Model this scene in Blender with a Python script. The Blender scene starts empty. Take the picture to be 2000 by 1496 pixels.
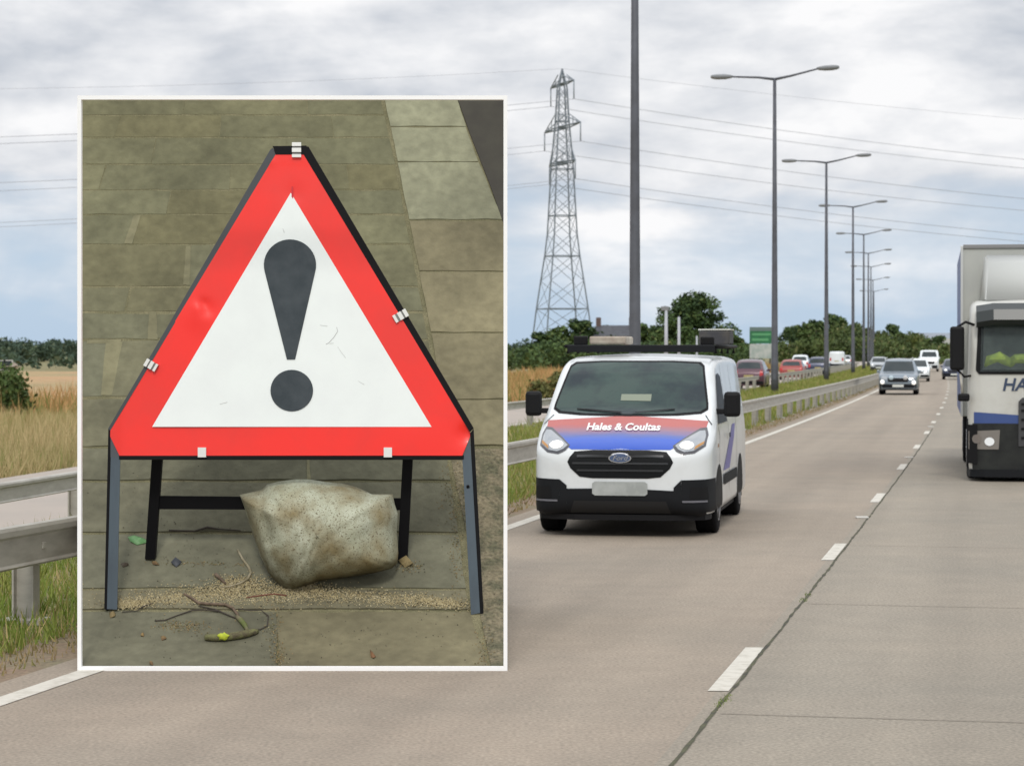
import bpy, bmesh, math, random
from mathutils import Vector, Matrix
from mathutils.bvhtree import BVHTree
import numpy as np
R = math.radians
random.seed(7); rng = np.random.default_rng(7)
sc = bpy.context.scene
COL = sc.collection
# ------------------------------------------------------------------ camera
F = 4600.0; HZ = 688.0; CH = 2.0          # focal length in photo pixels, horizon row, camera height (m)
cam_d = bpy.data.cameras.new('camera'); cam = bpy.data.objects.new('camera', cam_d); COL.objects.link(cam)
cam_d.sensor_fit = 'HORIZONTAL'; cam_d.sensor_width = 36; cam_d.lens = 36*F/2000
cam_d.shift_y = -(748-HZ)/2000
cam_d.clip_end = 20000; cam_d.clip_start = .1
cam.location = (0, 0, CH); cam.rotation_euler = (R(90), 0, 0)
sc.camera = cam
cam_d.dof.use_dof = True; cam_d.dof.focus_distance = 15.6; cam_d.dof.aperture_fstop = 6.5
# ------------------------------------------------------------------ sky, sun, exposure
SUN_EL, SUN_AZ = R(44), R(183)            # behind the camera
world = bpy.data.worlds.new('World'); sc.world = world; world.use_nodes = True
nt = world.node_tree; nt.nodes.clear()
def N(t, **k):
    n = nt.nodes.new(t)
    for a, b in k.items(): setattr(n, a, b)
    return n
def lk(a, b): nt.links.new(a, b)
out = N('ShaderNodeOutputWorld'); bg = N('ShaderNodeBackground'); bg.inputs[1].default_value = 1.0
sky = N('ShaderNodeTexSky', sky_type='NISHITA'); sky.sun_disc = False
sky.sun_elevation = SUN_EL; sky.sun_rotation = SUN_AZ
skym = N('ShaderNodeMixRGB', blend_type='MULTIPLY'); skym.inputs[0].default_value = 1
skym.inputs[2].default_value = (.105, .105, .105, 1); lk(sky.outputs[0], skym.inputs[1])
tc = N('ShaderNodeTexCoord'); sep = N('ShaderNodeSeparateXYZ'); lk(tc.outputs['Generated'], sep.inputs[0])
def math_n(op, a, b=None, clamp=False):
    m = N('ShaderNodeMath', operation=op); m.use_clamp = clamp
    for i, v in ((0, a), (1, b)):
        if v is None: continue
        if isinstance(v, (int, float)): m.inputs[i].default_value = v
        else: lk(v, m.inputs[i])
    return m.outputs[0]
def map_n(v, a, b, c, d):
    m = N('ShaderNodeMapRange'); m.clamp = True; lk(v, m.inputs[0])
    for i, x in enumerate((a, b, c, d)): m.inputs[i+1].default_value = x
    return m.outputs[0]
def noise_dir(sx, sz, detail, rough, off, dist=0.0):
    mp = N('ShaderNodeMapping'); lk(tc.outputs['Generated'], mp.inputs[0])
    mp.inputs['Scale'].default_value = (sx, sx, sz); mp.inputs['Location'].default_value = off
    n = N('ShaderNodeTexNoise'); n.inputs['Scale'].default_value = 1; n.inputs['Detail'].default_value = detail
    n.inputs['Roughness'].default_value = rough; n.inputs['Distortion'].default_value = dist
    lk(mp.outputs[0], n.inputs['Vector']); return n.outputs[0]
def mix_c(f, a, b):
    m = N('ShaderNodeMixRGB')
    if isinstance(f, float): m.inputs[0].default_value = f
    else: lk(f, m.inputs[0])
    for i, v in ((1, a), (2, b)):
        if isinstance(v, tuple): m.inputs[i].default_value = (*v, 1)
        else: lk(v, m.inputs[i])
    return m.outputs[0]
z = sep.outputs['Z']
n_big = noise_dir(4.2, 17, 5, .55, (3.1, .7, 2.3), .3)
n_mid = noise_dir(13, 32, 7, .52, (1.7, 5.2, .4), .25)
n_fine = noise_dir(40, 85, 5, .55, (7.7, 1.2, 4.4), .2)
el = map_n(z, 0.0, .11, 0, 1)
# clear pale blue low down, closing to cloud higher up
base = mix_c(map_n(z, 0.0, .05, 0, 1), (.50, .65, .84), (.50, .64, .82))
base = mix_c(.15, base, skym.outputs[0])
cov = math_n('ADD', math_n('MULTIPLY', el, .75), math_n('MULTIPLY', n_big, .9))
cov = math_n('ADD', cov, math_n('MULTIPLY', n_mid, .75))
cov = map_n(cov, .92, 1.36, 0, 1)
shade = math_n('ADD', math_n('MULTIPLY', n_mid, .55), math_n('MULTIPLY', n_big, .55))
shade = math_n('ADD', shade, math_n('MULTIPLY', n_fine, .18))
shade = map_n(shade, .52, .76, 0, 1)
cloud = mix_c(shade, (.54, .58, .645), (.97, .97, .98))
allsky = mix_c(cov, base, cloud)
# an overcast zenith is brighter than its horizon
gain = map_n(z, .14, 1.0, 1.0, 1.75)
gm = N('ShaderNodeVectorMath', operation='SCALE'); lk(allsky, gm.inputs[0]); lk(gain, gm.inputs['Scale'])
lk(gm.outputs[0], bg.inputs[0]); lk(bg.outputs[0], out.inputs[0])
sun_d = bpy.data.lights.new('sun', 'SUN'); sun_d.energy = 1.5; sun_d.angle = R(10); sun_d.color = (1, .96, .9)
sun = bpy.data.objects.new('sun', sun_d); COL.objects.link(sun)
sdir = Vector((math.sin(SUN_AZ)*math.cos(SUN_EL), math.cos(SUN_AZ)*math.cos(SUN_EL), math.sin(SUN_EL)))
sun.rotation_euler = sdir.to_track_quat('Z', 'Y').to_euler()
sc.view_settings.view_transform = 'Standard'; sc.view_settings.look = 'None'
sc.view_settings.exposure = 0; sc.view_settings.gamma = 1
sc.cycles.max_bounces = 6
# ------------------------------------------------------------------ helpers
def M(name, col, rough=.6, metal=0, col2=None, scale=8, lo=.4, hi=.6, bump=0, bscale=60, coat=0, spec=.5, fine=0, stretch=(1,1,1), detail=6, streak=0):
    m = bpy.data.materials.new(name); m.use_nodes = True
    t = m.node_tree; b = t.nodes['Principled BSDF']
    b.inputs['Roughness'].default_value = rough; b.inputs['Metallic'].default_value = metal
    b.inputs['Coat Weight'].default_value = coat; b.inputs['Coat Roughness'].default_value = .08
    b.inputs['Specular IOR Level'].default_value = spec
    b.inputs['Base Color'].default_value = (*col, 1)
    tcn = t.nodes.new('ShaderNodeTexCoord'); mp = t.nodes.new('ShaderNodeMapping')
    mp.inputs['Scale'].default_value = stretch
    t.links.new(tcn.outputs['Object'], mp.inputs[0])
    if col2:
        n = t.nodes.new('ShaderNodeTexNoise'); n.inputs['Scale'].default_value = scale; n.inputs['Detail'].default_value = detail
        n.inputs['Roughness'].default_value = .6
        t.links.new(mp.outputs[0], n.inputs['Vector'])
        mr = t.nodes.new('ShaderNodeMapRange'); mr.inputs[1].default_value = lo; mr.inputs[2].default_value = hi
        t.links.new(n.outputs[0], mr.inputs[0])
        mx = t.nodes.new('ShaderNodeMixRGB'); mx.inputs[1].default_value = (*col, 1); mx.inputs[2].default_value = (*col2, 1)
        t.links.new(mr.outputs[0], mx.inputs[0]); last = mx.outputs[0]
        if fine:
            n2 = t.nodes.new('ShaderNodeTexNoise'); n2.inputs['Scale'].default_value = bscale; n2.inputs['Detail'].default_value = 3
            t.links.new(mp.outputs[0], n2.inputs['Vector'])
            r2 = t.nodes.new('ShaderNodeMapRange'); r2.inputs[1].default_value = .3; r2.inputs[2].default_value = .7
            r2.inputs[3].default_value = 1-fine; r2.inputs[4].default_value = 1+fine
            t.links.new(n2.outputs[0], r2.inputs[0])
            vm = t.nodes.new('ShaderNodeVectorMath'); vm.operation = 'SCALE'
            t.links.new(last, vm.inputs[0]); t.links.new(r2.outputs[0], vm.inputs['Scale']); last = vm.outputs[0]
        if streak:      # long wear tracks along the lane
            m3 = t.nodes.new('ShaderNodeMapping'); m3.inputs['Rotation'].default_value = (0, 0, R(11)); m3.inputs['Scale'].default_value = (1, 1, 1)
            m4 = t.nodes.new('ShaderNodeMapping'); m4.inputs['Scale'].default_value = (1.1, .018, 1)
            t.links.new(tcn.outputs['Object'], m3.inputs[0]); t.links.new(m3.outputs[0], m4.inputs[0])
            n3 = t.nodes.new('ShaderNodeTexNoise'); n3.inputs['Scale'].default_value = 1; n3.inputs['Detail'].default_value = 4
            t.links.new(m4.outputs[0], n3.inputs['Vector'])
            n4 = t.nodes.new('ShaderNodeTexNoise'); n4.inputs['Scale'].default_value = 2.3; n4.inputs['Detail'].default_value = 8; n4.inputs['Roughness'].default_value = .7
            t.links.new(tcn.outputs['Object'], n4.inputs['Vector'])
            for nn_, k in ((n3, streak), (n4, streak*.6)):
                r3 = t.nodes.new('ShaderNodeMapRange'); r3.inputs[1].default_value = .32; r3.inputs[2].default_value = .68
                r3.inputs[3].default_value = 1-k; r3.inputs[4].default_value = 1+k*.6
                t.links.new(nn_.outputs[0], r3.inputs[0])
                v3 = t.nodes.new('ShaderNodeVectorMath'); v3.operation = 'SCALE'
                t.links.new(last, v3.inputs[0]); t.links.new(r3.outputs[0], v3.inputs['Scale']); last = v3.outputs[0]
        t.links.new(last, b.inputs['Base Color'])
    if bump:
        n = t.nodes.new('ShaderNodeTexNoise'); n.inputs['Scale'].default_value = bscale; n.inputs['Detail'].default_value = 5
        t.links.new(mp.outputs[0], n.inputs['Vector'])
        bp = t.nodes.new('ShaderNodeBump'); bp.inputs['Strength'].default_value = bump; bp.inputs['Distance'].default_value = .02
        t.links.new(n.outputs[0], bp.inputs['Height']); t.links.new(bp.outputs[0], b.inputs['Normal'])
    return m
def attr_mat(name, rough=.7, mul=(1,1,1), noise=0, nscale=20, bump=0, spec=.3, trans=0):
    """base colour from the mesh's own colour attribute (one colour per leaf, blade or slab)"""
    m = bpy.data.materials.new(name); m.use_nodes = True
    t = m.node_tree; b = t.nodes['Principled BSDF']; b.inputs['Roughness'].default_value = rough
    b.inputs['Specular IOR Level'].default_value = spec
    a = t.nodes.new('ShaderNodeAttribute'); a.attribute_name = 'tint'; last = a.outputs['Color']
    if noise:
        tcn = t.nodes.new('ShaderNodeTexCoord')
        for s_, k in ((nscale, noise), (nscale*7, noise*.6)):
            n = t.nodes.new('ShaderNodeTexNoise'); n.inputs['Scale'].default_value = s_; n.inputs['Detail'].default_value = 6
            t.links.new(tcn.outputs['Object'], n.inputs['Vector'])
            r2 = t.nodes.new('ShaderNodeMapRange'); r2.inputs[1].default_value = .3; r2.inputs[2].default_value = .7
            r2.inputs[3].default_value = 1-k; r2.inputs[4].default_value = 1+k
            t.links.new(n.outputs[0], r2.inputs[0])
            vm = t.nodes.new('ShaderNodeVectorMath'); vm.operation = 'SCALE'
            t.links.new(last, vm.inputs[0]); t.links.new(r2.outputs[0], vm.inputs['Scale']); last = vm.outputs[0]
        if bump:
            bp = t.nodes.new('ShaderNodeBump'); bp.inputs['Strength'].default_value = bump; bp.inputs['Distance'].default_value = .02
            t.links.new(n.outputs[0], bp.inputs['Height']); t.links.new(bp.outputs[0], b.inputs['Normal'])
    t.links.new(last, b.inputs['Base Color'])
    return m
def tag(o, label=None, cat=None, group=None, kind=None):
    if label: o['label'] = label
    if cat: o['category'] = cat
    if group: o['group'] = group
    if kind: o['kind'] = kind
    return o
def empty(name, loc=(0,0,0), rz=0, **k):
    o = bpy.data.objects.new(name, None); COL.objects.link(o); o.location = loc; o.rotation_euler = (0, 0, rz)
    return tag(o, **k)
def link(name, me, mat, parent=None, smooth=False):
    o = bpy.data.objects.new(name, me); COL.objects.link(o)
    for m in (mat if isinstance(mat, (list, tuple)) else [mat]): me.materials.append(m)
    if parent: o.parent = parent
    if smooth: me.polygons.foreach_set('use_smooth', [True]*len(me.polygons))
    return o
def from_bm(name, bm, mat, parent=None, smooth=False, normals=True):
    if normals: bmesh.ops.recalc_face_normals(bm, faces=bm.faces)
    me = bpy.data.meshes.new(name); bm.to_mesh(me); bm.free()
    return link(name, me, mat, parent, smooth)
def from_py(name, vs, fs, mat, parent=None, smooth=False, tint=None):
    me = bpy.data.meshes.new(name)
    me.from_pydata([tuple(v) for v in vs], [], fs)
    if tint is not None:
        a = me.color_attributes.new('tint', 'FLOAT_COLOR', 'POINT')
        a.data.foreach_set('color', np.asarray(tint, dtype=np.float32).ravel())
    return link(name, me, mat, parent, smooth)
def quads(name, V, per, mat, parent=None, tint=None):
    """V (n,per,3) array of separate faces -> one mesh, fast"""
    n = len(V); me = bpy.data.meshes.new(name)
    me.vertices.add(n*per); me.vertices.foreach_set('co', np.ascontiguousarray(V, dtype=np.float32).ravel())
    me.loops.add(n*per); me.loops.foreach_set('vertex_index', np.arange(n*per, dtype=np.int32))
    me.polygons.add(n); me.polygons.foreach_set('loop_start', np.arange(0, n*per, per, dtype=np.int32))
    me.polygons.foreach_set('loop_total', np.full(n, per, dtype=np.int32))
    me.update(calc_edges=True)
    if tint is not None:
        a = me.color_attributes.new('tint', 'FLOAT_COLOR', 'POINT')
        c = np.ones((n, per, 4), dtype=np.float32); c[:, :, :3] = np.asarray(tint)[:, None, :]
        a.data.foreach_set('color', c.ravel())
    return link(name, me, mat, parent)
def bbox(bm, x0, x1, y0, y1, z0, z1, bev=0):
    mt = Matrix.Translation(((x0+x1)/2, (y0+y1)/2, (z0+z1)/2)) @ Matrix.Diagonal((abs(x1-x0), abs(y1-y0), abs(z1-z0), 1))
    r = bmesh.ops.create_cube(bm, size=1, matrix=mt)
    if bev:
        es = list({e for v in r['verts'] for e in v.link_edges})
        bmesh.ops.bevel(bm, geom=es, offset=bev, segments=2, affect='EDGES', profile=.5)
def box(name, x0, x1, y0, y1, z0, z1, mat, parent=None, bev=.01):
    bm = bmesh.new(); bbox(bm, x0, x1, y0, y1, z0, z1, bev); return from_bm(name, bm, mat, parent)
def tube(bm, pts, r, n=8, cap=True):
    """tube along points; r a number or one per point"""
    pts = [Vector(p) for p in pts]; rs = r if isinstance(r, (list, tuple)) else [r]*len(pts)
    rings = []; up = None
    for i, p in enumerate(pts):
        d = (pts[min(i+1, len(pts)-1)] - pts[max(i-1, 0)]).normalized()
        if up is None: up = Vector((0,0,1)) if abs(d.z) < .9 else Vector((1,0,0))
        a = d.cross(up).normalized(); b = a.cross(d).normalized(); up = b
        rings.append([bm.verts.new(p + rs[i]*(math.cos(2*math.pi*k/n)*a + math.sin(2*math.pi*k/n)*b)) for k in range(n)])
    for i in range(len(rings)-1):
        for k in range(n):
            bm.faces.new((rings[i][k], rings[i][(k+1)%n], rings[i+1][(k+1)%n], rings[i+1][k]))
    if cap and n > 2: bm.faces.new(rings[0][::-1]); bm.faces.new(rings[-1])
def tubes(name, lst, mat, parent=None, n=8, smooth=True):
    bm = bmesh.new()
    for pts, r in lst: tube(bm, pts, r, n)
    return from_bm(name, bm, mat, parent, smooth)
def lathe_x(bm, prof, cx, cy, cz, n=28):
    """prof: (radius, x) pairs turned about the x axis"""
    rings = []
    for r, x in prof:
        rings.append([bm.verts.new((cx+x, cy+r*math.cos(2*math.pi*k/n), cz+r*math.sin(2*math.pi*k/n))) for k in range(n)])
    for i in range(len(rings)-1):
        for k in range(n): bm.faces.new((rings[i][k], rings[i][(k+1)%n], rings[i+1][(k+1)%n], rings[i+1][k]))
    bm.faces.new(rings[0][::-1]); bm.faces.new(rings[-1])
def prism(name, poly, thick, mat, parent=None, frame=None, bev=0):
    """2D polygon (a,b) extruded; frame maps (a,b,c)->Vector"""
    bm = bmesh.new()
    f0 = [bm.verts.new(frame(a, b, 0)) for a, b in poly]; f1 = [bm.verts.new(frame(a, b, thick)) for a, b in poly]
    n = len(poly); bm.faces.new(f0); bm.faces.new(f1[::-1])
    for i in range(n): bm.faces.new((f0[i], f1[i], f1[(i+1)%n], f0[(i+1)%n]))
    if bev: bmesh.ops.bevel(bm, geom=bm.edges[:], offset=bev, segments=1, affect='EDGES')
    return from_bm(name, bm, mat, parent)
def text_mesh(name, body, size, mat, parent, fn, bold=.0, shear=0, align='CENTER'):
    """lettering as mesh; fn maps (x,y) of the flat text to a point"""
    cu = bpy.data.curves.new(name, 'FONT'); cu.body = body; cu.size = size; cu.align_x = align; cu.align_y = 'CENTER'
    cu.offset = bold; cu.shear = shear; cu.resolution_u = 3
    o = bpy.data.objects.new(name, cu); COL.objects.link(o)
    bpy.context.view_layer.update()
    me = bpy.data.meshes.new_from_object(o.evaluated_get(bpy.context.evaluated_depsgraph_get()))
    bpy.data.objects.remove(o); me.name = name
    bm = bmesh.new(); bm.from_mesh(me); bpy.data.meshes.remove(me)
    bmesh.ops.triangulate(bm, faces=bm.faces)
    for _ in range(2): bmesh.ops.subdivide_edges(bm, edges=[e for e in bm.edges if e.calc_length() > size*.25], cuts=1)
    bmesh.ops.triangulate(bm, faces=bm.faces)
    for v in bm.verts: v.co = fn(v.co.x, v.co.y)
    me = bpy.data.meshes.new(name); bm.to_mesh(me); bm.free(); me.materials.clear()
    return link(name, me, mat, parent)
def ray(px, py):                                   # direction of a photo pixel, per metre of depth
    return Vector(((px-1000)/F, 1.0, -(py-HZ)/F))
def at(px, py, Y): return Vector((0, 0, CH)) + ray(px, py)*Y
def gpt(px, py, h=0):                              # the point of the flat ground seen at a pixel
    Y = (CH-h)*F/(py-HZ); return at(px, py, Y)
# ------------------------------------------------------------------ the alignment of the carriageway
def xd(Y): return 1.2 + .150*(Y-13.86) + 15.5*(.9461-math.exp(-Y/250))          # joint right of the dashes
def xe(Y): return xd(Y) - (3.65 + .55*math.exp(-Y/40))                             # solid edge line
def xb(Y): return xe(Y) - (.40 + 1.35*math.exp(-Y/70))                             # near barrier
def xf(Y): return xb(Y) - min(2.8 + max(0, Y-23)*.09, 6.0)                         # far barrier
def ow(Y): return 5.2+1.9*min(1, max(0, (Y-45)/45))
def slope(Y): return .150 + .062*math.exp(-Y/250)
def steps(y0, y1):
    ys = [y0]
    while ys[-1] < y1: ys.append(ys[-1] + max(.8, abs(ys[-1])*.05))
    ys[-1] = y1; return ys
def ribbon(name, fl, fr, y0, y1, zz, mat, parent=None, cols=1, kind='structure'):
    ys = steps(y0, y1); vs = []; fs = []
    for y in ys:
        a, b = fl(y), fr(y)
        for c in range(cols+1): vs.append((a+(b-a)*c/cols, y, zz))
    w = cols+1
    for i in range(len(ys)-1):
        for c in range(cols): fs.append((i*w+c, i*w+c+1, (i+1)*w+c+1, (i+1)*w+c))
    o = from_py(name, vs, fs, mat, parent)
    if kind: o['kind'] = kind
    return o
# ------------------------------------------------------------------ materials of the setting
m_road = M('concrete_road', (.322,.264,.204), .85, col2=(.265,.226,.178), scale=.35, lo=.3, hi=.7, bump=.15, bscale=45, fine=.24, streak=.14)
m_road2 = M('concrete_road_pale', (.302,.26,.204), .85, col2=(.252,.224,.18), scale=.4, lo=.3, hi=.7, bump=.15, bscale=45, fine=.26, streak=.13)
m_road3 = M('far_carriageway_concrete', (.40,.34,.29), .85, col2=(.34,.30,.26), scale=.3, lo=.3, hi=.7)
m_line = M('road_paint', (.60,.57,.50), .7, col2=(.42,.39,.32), scale=9, lo=.45, hi=.75)
m_joint = M('sealed_joint', (.045,.042,.03), .9, col2=(.09,.09,.045), scale=6)
m_field = M('ground_grass', (.13,.135,.045), .95, col2=(.24,.19,.09), scale=.12, lo=.35, hi=.65, fine=.25, bscale=2)
m_stub = M('dry_field', (.42,.25,.12), .95, col2=(.30,.24,.11), scale=.035, lo=.35, hi=.65, fine=.2, bscale=.8)
m_plough = M('dry_grass_field', (.46,.33,.14), .95, col2=(.36,.30,.13), scale=.06, lo=.35, hi=.65, fine=.2, bscale=1)
m_verge = M('verge_soil', (.24,.165,.115), .95, col2=(.19,.165,.10), scale=1.6, lo=.4, hi=.62, fine=.25, bscale=30)
m_green = M('median_grass_soil', (.12,.14,.035), .95, col2=(.20,.17,.07), scale=.9, lo=.4, hi=.62, fine=.3, bscale=25)
m_steel = M('galvanised_steel', (.44,.42,.37), .6, .1, col2=(.33,.31,.27), scale=3, lo=.4, hi=.7, stretch=(1,1,4))
m_pole = M('lamp_post_steel', (.095,.10,.118), .65, .1, col2=(.075,.078,.09), scale=2)
m_lamp = M('lantern_grey', (.20,.21,.22), .6)
m_black = M('black_plastic', (.007,.007,.008), .6, spec=.2)
m_tyre = M('tyre_rubber', (.007,.007,.008), .9, spec=.15)
m_glass = M('vehicle_glass', (.022,.032,.034), .08, spec=.45)
m_chrome = M('chrome', (.6,.6,.62), .2, .9)
m_leaf = attr_mat('leaves', .75, spec=.2)
m_bark = M('bark', (.07,.055,.04), .9, col2=(.10,.08,.06), scale=6)
m_blade = attr_mat('grass_blades', .8, spec=.2)
# ------------------------------------------------------------------ ground, fields and carriageways
g = from_py('ground', [(-6000,-40,-.30),(6000,-40,-.30),(6000,9000,-.30),(-6000,9000,-.30)], [(0,1,2,3)], m_field); g['kind'] = 'structure'
ribbon('dry_grass_ground', lambda y: -900, lambda y: xf(y)-ow(y)+.2, 5, 70, -.20, m_plough)
ribbon('field', lambda y: -900, lambda y: xf(y)-ow(y)+.2, 70.2, 275, -.22, m_stub)
ribbon('carriageway', lambda y: xe(y)-.35, lambda y: xd(y), -30, 1500, 0, m_road, cols=4)
ribbon('outer_lane', lambda y: xd(y), lambda y: xd(y)+4.1, -30, 1500, 0, m_road2, cols=4)
ribbon('opposite_carriageway', lambda y: xf(y)-ow(y), lambda y: xf(y)-.5, -30, 1500, -.03, m_road3, cols=3)
ribbon('median_ground', lambda y: xf(y)-.75, lambda y: xe(y)-.95, -30, 1500, -.02, m_green, cols=3)
ribbon('verge_strip', lambda y: xe(y)-1.0, lambda y: xe(y)-.3, -30, 1500, -.008, m_verge, cols=2)
ribbon('outer_verge', lambda y: xd(y)+4.0, lambda y: xd(y)+30, -30, 1500, -.06, m_green, cols=2)
ribbon('edge_line', lambda y: xe(y)-.09, lambda y: xe(y)+.07, -10, 700, .004, m_line)
ribbon('far_edge_line', lambda y: xf(y)-1.1, lambda y: xf(y)-.95, -10, 500, -.026, m_line)
def dash(name, x0, x1, y0, y1, zz, mat):
    vs = []; n = 5
    for i in range(n+1):
        y = y0+(y1-y0)*i/n
        vs += [(xd(y)+x0, y, zz), (xd(y)+x1, y, zz)]
    return vs, [(2*i, 2*i+1, 2*i+3, 2*i+2) for i in range(n)]
vs = []; fs = []; y = 13.9
for k in range(34):
    v, f = dash('', -.055, .070, y, y+2.05 if k == 0 else y+1.95, .004, m_line)
    fs += [tuple(i+len(vs) for i in q) for q in f]; vs += v; y += 8.75
tag(from_py('lane_dashes', vs, fs, m_line), kind='structure')
# ragged longitudinal joint with weeds, thin transverse joints
vs = []; fs = []; ys = list(np.arange(9, 62, .12))
for i, y in enumerate(ys):
    w = .004 + .005*abs(math.sin(i*.7)+.6*math.sin(i*2.3+1)) + random.random()*.006
    c = .085+.004*math.sin(i*.31)+random.uniform(-.002, .002)
    vs += [(xd(y)+c-w, y, .004), (xd(y)+c+w, y, .004)]
    if i: fs.append((2*i-2, 2*i-1, 2*i+1, 2*i))
tag(from_py('lengthwise_joint', vs, fs, m_joint), kind='structure')
vs = []; fs = []
m_tj = M('transverse_joint', (.215,.182,.145), .9)
for k, y in enumerate([11.2, 13.05, 18.75, 24.4, 30.1, 35.8, 47, 58]):
    for a, b in ((.12, 3.9),) + (((-3.6, -.2),) if k in (5, 7) else ()):
        n = 14
        for i in range(n+1):
            x = a+(b-a)*i/n; yy = y-.20*x+random.uniform(-.006, .006)
            vs += [(xd(y)+x, yy, .0045), (xd(y)+x, yy+.012, .0045)]
            if i: q = len(vs); fs.append((q-4, q-2, q-1, q-3))
tag(from_py('transverse_joints', vs, fs, m_tj), kind='structure')
# cat's-eye studs between the dashes
for k, y in enumerate((28.4, 44.6, 63)):
    bm = bmesh.new(); x = xd(y)+.01
    bbox(bm, x-.075, x+.075, y-.05, y+.05, .0, .022, .008)
    o = from_bm('road_stud', bm, M('stud_rubber', (.55,.54,.5), .6))
    tag(o, ['pale road stud between the dashes beside the van\'s rear wheel, nearest of the row', 'small road stud between dashes, second along the lane line', 'tiny road stud farthest along the lane line'][k], 'road stud', 'road studs along the lane line')
# ------------------------------------------------------------------ safety barriers
WPROF = [(.0,.155),(.045,.15),(.055,.125),(.052,.085),(.032,.065),(.030,.02),(.030,-.05),(.030,-.12),(.045,-.14),(.03,-.155),(.0,-.155)]
def barrier(name, fx, y0, y1, ztop, beam_h, sp, off, label, side=1):
    root = empty(name, (fx(y0), y0, 0), label=label, cat='barrier')
    ox, oy = fx(y0), y0
    ys = [y0]
    while ys[-1] < y1: ys.append(ys[-1]+max(.8, ys[-1]*.04))
    k = beam_h/.31; bm = bmesh.new(); rings = []
    prof = [(a*side, b*k) for a, b in WPROF] + [(-.012*side, b*k) for b in (-.155, .155)]
    for y in ys:
        s = slope(y); nx, ny = 1/math.hypot(1, s), -s/math.hypot(1, s)
        rings.append([bm.verts.new((fx(y)-ox+a*nx, y-oy+a*ny, ztop-beam_h/2+b)) for a, b in prof])
    n = len(prof)
    for i in range(len(rings)-1):
        for j in range(n): bm.faces.new((rings[i][j], rings[i][(j+1)%n], rings[i+1][(j+1)%n], rings[i+1][j]))
    bm.faces.new(rings[0]); bm.faces.new(rings[-1][::-1])
    from_bm('beam', bm, m_steel, root)
    me = None; y = y0+off; c = 0
    while y < y1 and c < 95:
        if me is None:
            b2 = bmesh.new(); bbox(b2, -.085, -.07, -.06, .06, 0, ztop-.03); bbox(b2, .07, .085, -.06, .06, 0, ztop-.03); bbox(b2, -.07, .07, -.004, .004, 0, ztop-.03)
            bbox(b2, -.16, .16, -.1, .1, -.02, .03, .01); bbox(b2, .115*side+.015*side-.02, .115*side+.015*side+.02, -.03, .03, ztop-.20, ztop-.15, .005)
            me = bpy.data.meshes.new('post'); b2.to_mesh(me); b2.free(); me.materials.append(m_steel)
        o = bpy.data.objects.new('post', me); COL.objects.link(o); o.parent = root
        o.location = (fx(y)-ox-.115*side, y-oy, 0); o.rotation_euler = (0, 0, -math.atan(slope(y)))
        y += sp; c += 1
    return root
barrier('crash_barrier', xb, 6, 300, .745, .31, 3.6, 11.5, 'long steel crash barrier nearest the brown carriageway, along its dirt verge')
barrier('crash_barrier', xf, 6, 300, .72, .20, 4.2, 3.0, 'second steel crash barrier behind the nearest one, along the opposite carriageway')
# ------------------------------------------------------------------ lamp posts down the central reserve
SP = 51.0
def lamp_post(px, Y, first=None):
    h = 15.3; x = (px-1000)/F*Y
    root = empty('street_lamp', (x, Y, 0), -math.atan(slope(Y)))
    if first is not None:
        for ch in first.children:
            c = ch.copy(); COL.objects.link(c); c.parent = root
        return root
    tubes('pole', [([(0,0,-.3),(0,0,1.4),(0,0,1.45),(0,0,h*.5),(0,0,h)], [.19,.185,.165,.125,.08])], m_pole, root, 14)
    box('door', -.07, .07, -.20, -.17, .5, 1.1, m_pole, root)
    for s, dz in ((-1, .12), (1, .42)):
        tubes('arm', [([(0,0,h-.05),(s*.8,0,h+.04+dz*.15),(s*2.1,0,h+dz)], [.07,.055,.04])], m_pole, root, 8)
        bm = bmesh.new()
        rr = []
        for t, w, hh in ((0,.05,.05),(.12,.12,.09),(.4,.17,.13),(.8,.17,.13),(1.02,.13,.1),(1.1,.05,.05)):
            rr.append([bm.verts.new((s*(2.05+t), w*math.cos(a*math.pi/5), h+dz+.02+t*.04*(1 if s>0 else 0)+hh*math.sin(a*math.pi/5)*(.9 if a<5 else 1.1))) for a in range(10)])
        for i in range(len(rr)-1):
            for j in range(10): bm.faces.new((rr[i][j], rr[i][(j+1)%10], rr[i+1][(j+1)%10], rr[i+1][j]))
        bm.faces.new(rr[0][::-1]); bm.faces.new(rr[-1])
        from_bm('lantern', bm, m_lamp, root, True)
    return root
LP = [(1240, 1.27, 'thick grey lamp post rising right behind the white van, its lanterns above the frame'),
      (1513, 2.27, 'tall twin-arm lamp post left of the lorry, largest of those whose lanterns show'),
      (1614, 3.27, 'second twin-arm lamp post of those whose lanterns show, behind the red car'),
      (1666, 4.27, 'third twin-arm lamp post of those whose lanterns show'),
      (1687, 5.27, 'fourth twin-arm lamp post of those whose lanterns show'),
      (1696, 6.27, 'fifth twin-arm lamp post of those whose lanterns show'),
      (1701, 7.27, 'sixth twin-arm lamp post of those whose lanterns show'),
      (1705, 8.6, 'seventh twin-arm lamp post, small in the distance'),
      (1707, 10.2, 'farthest and smallest twin-arm lamp post of the row')]
first = None
for px, k, lab in LP:
    o = lamp_post(px, k*SP, first); first = first or o
    tag(o, lab, 'lamp post', 'twin-arm lamp posts down the central reserve')
    if k > 2: o.location.z = .15
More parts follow.
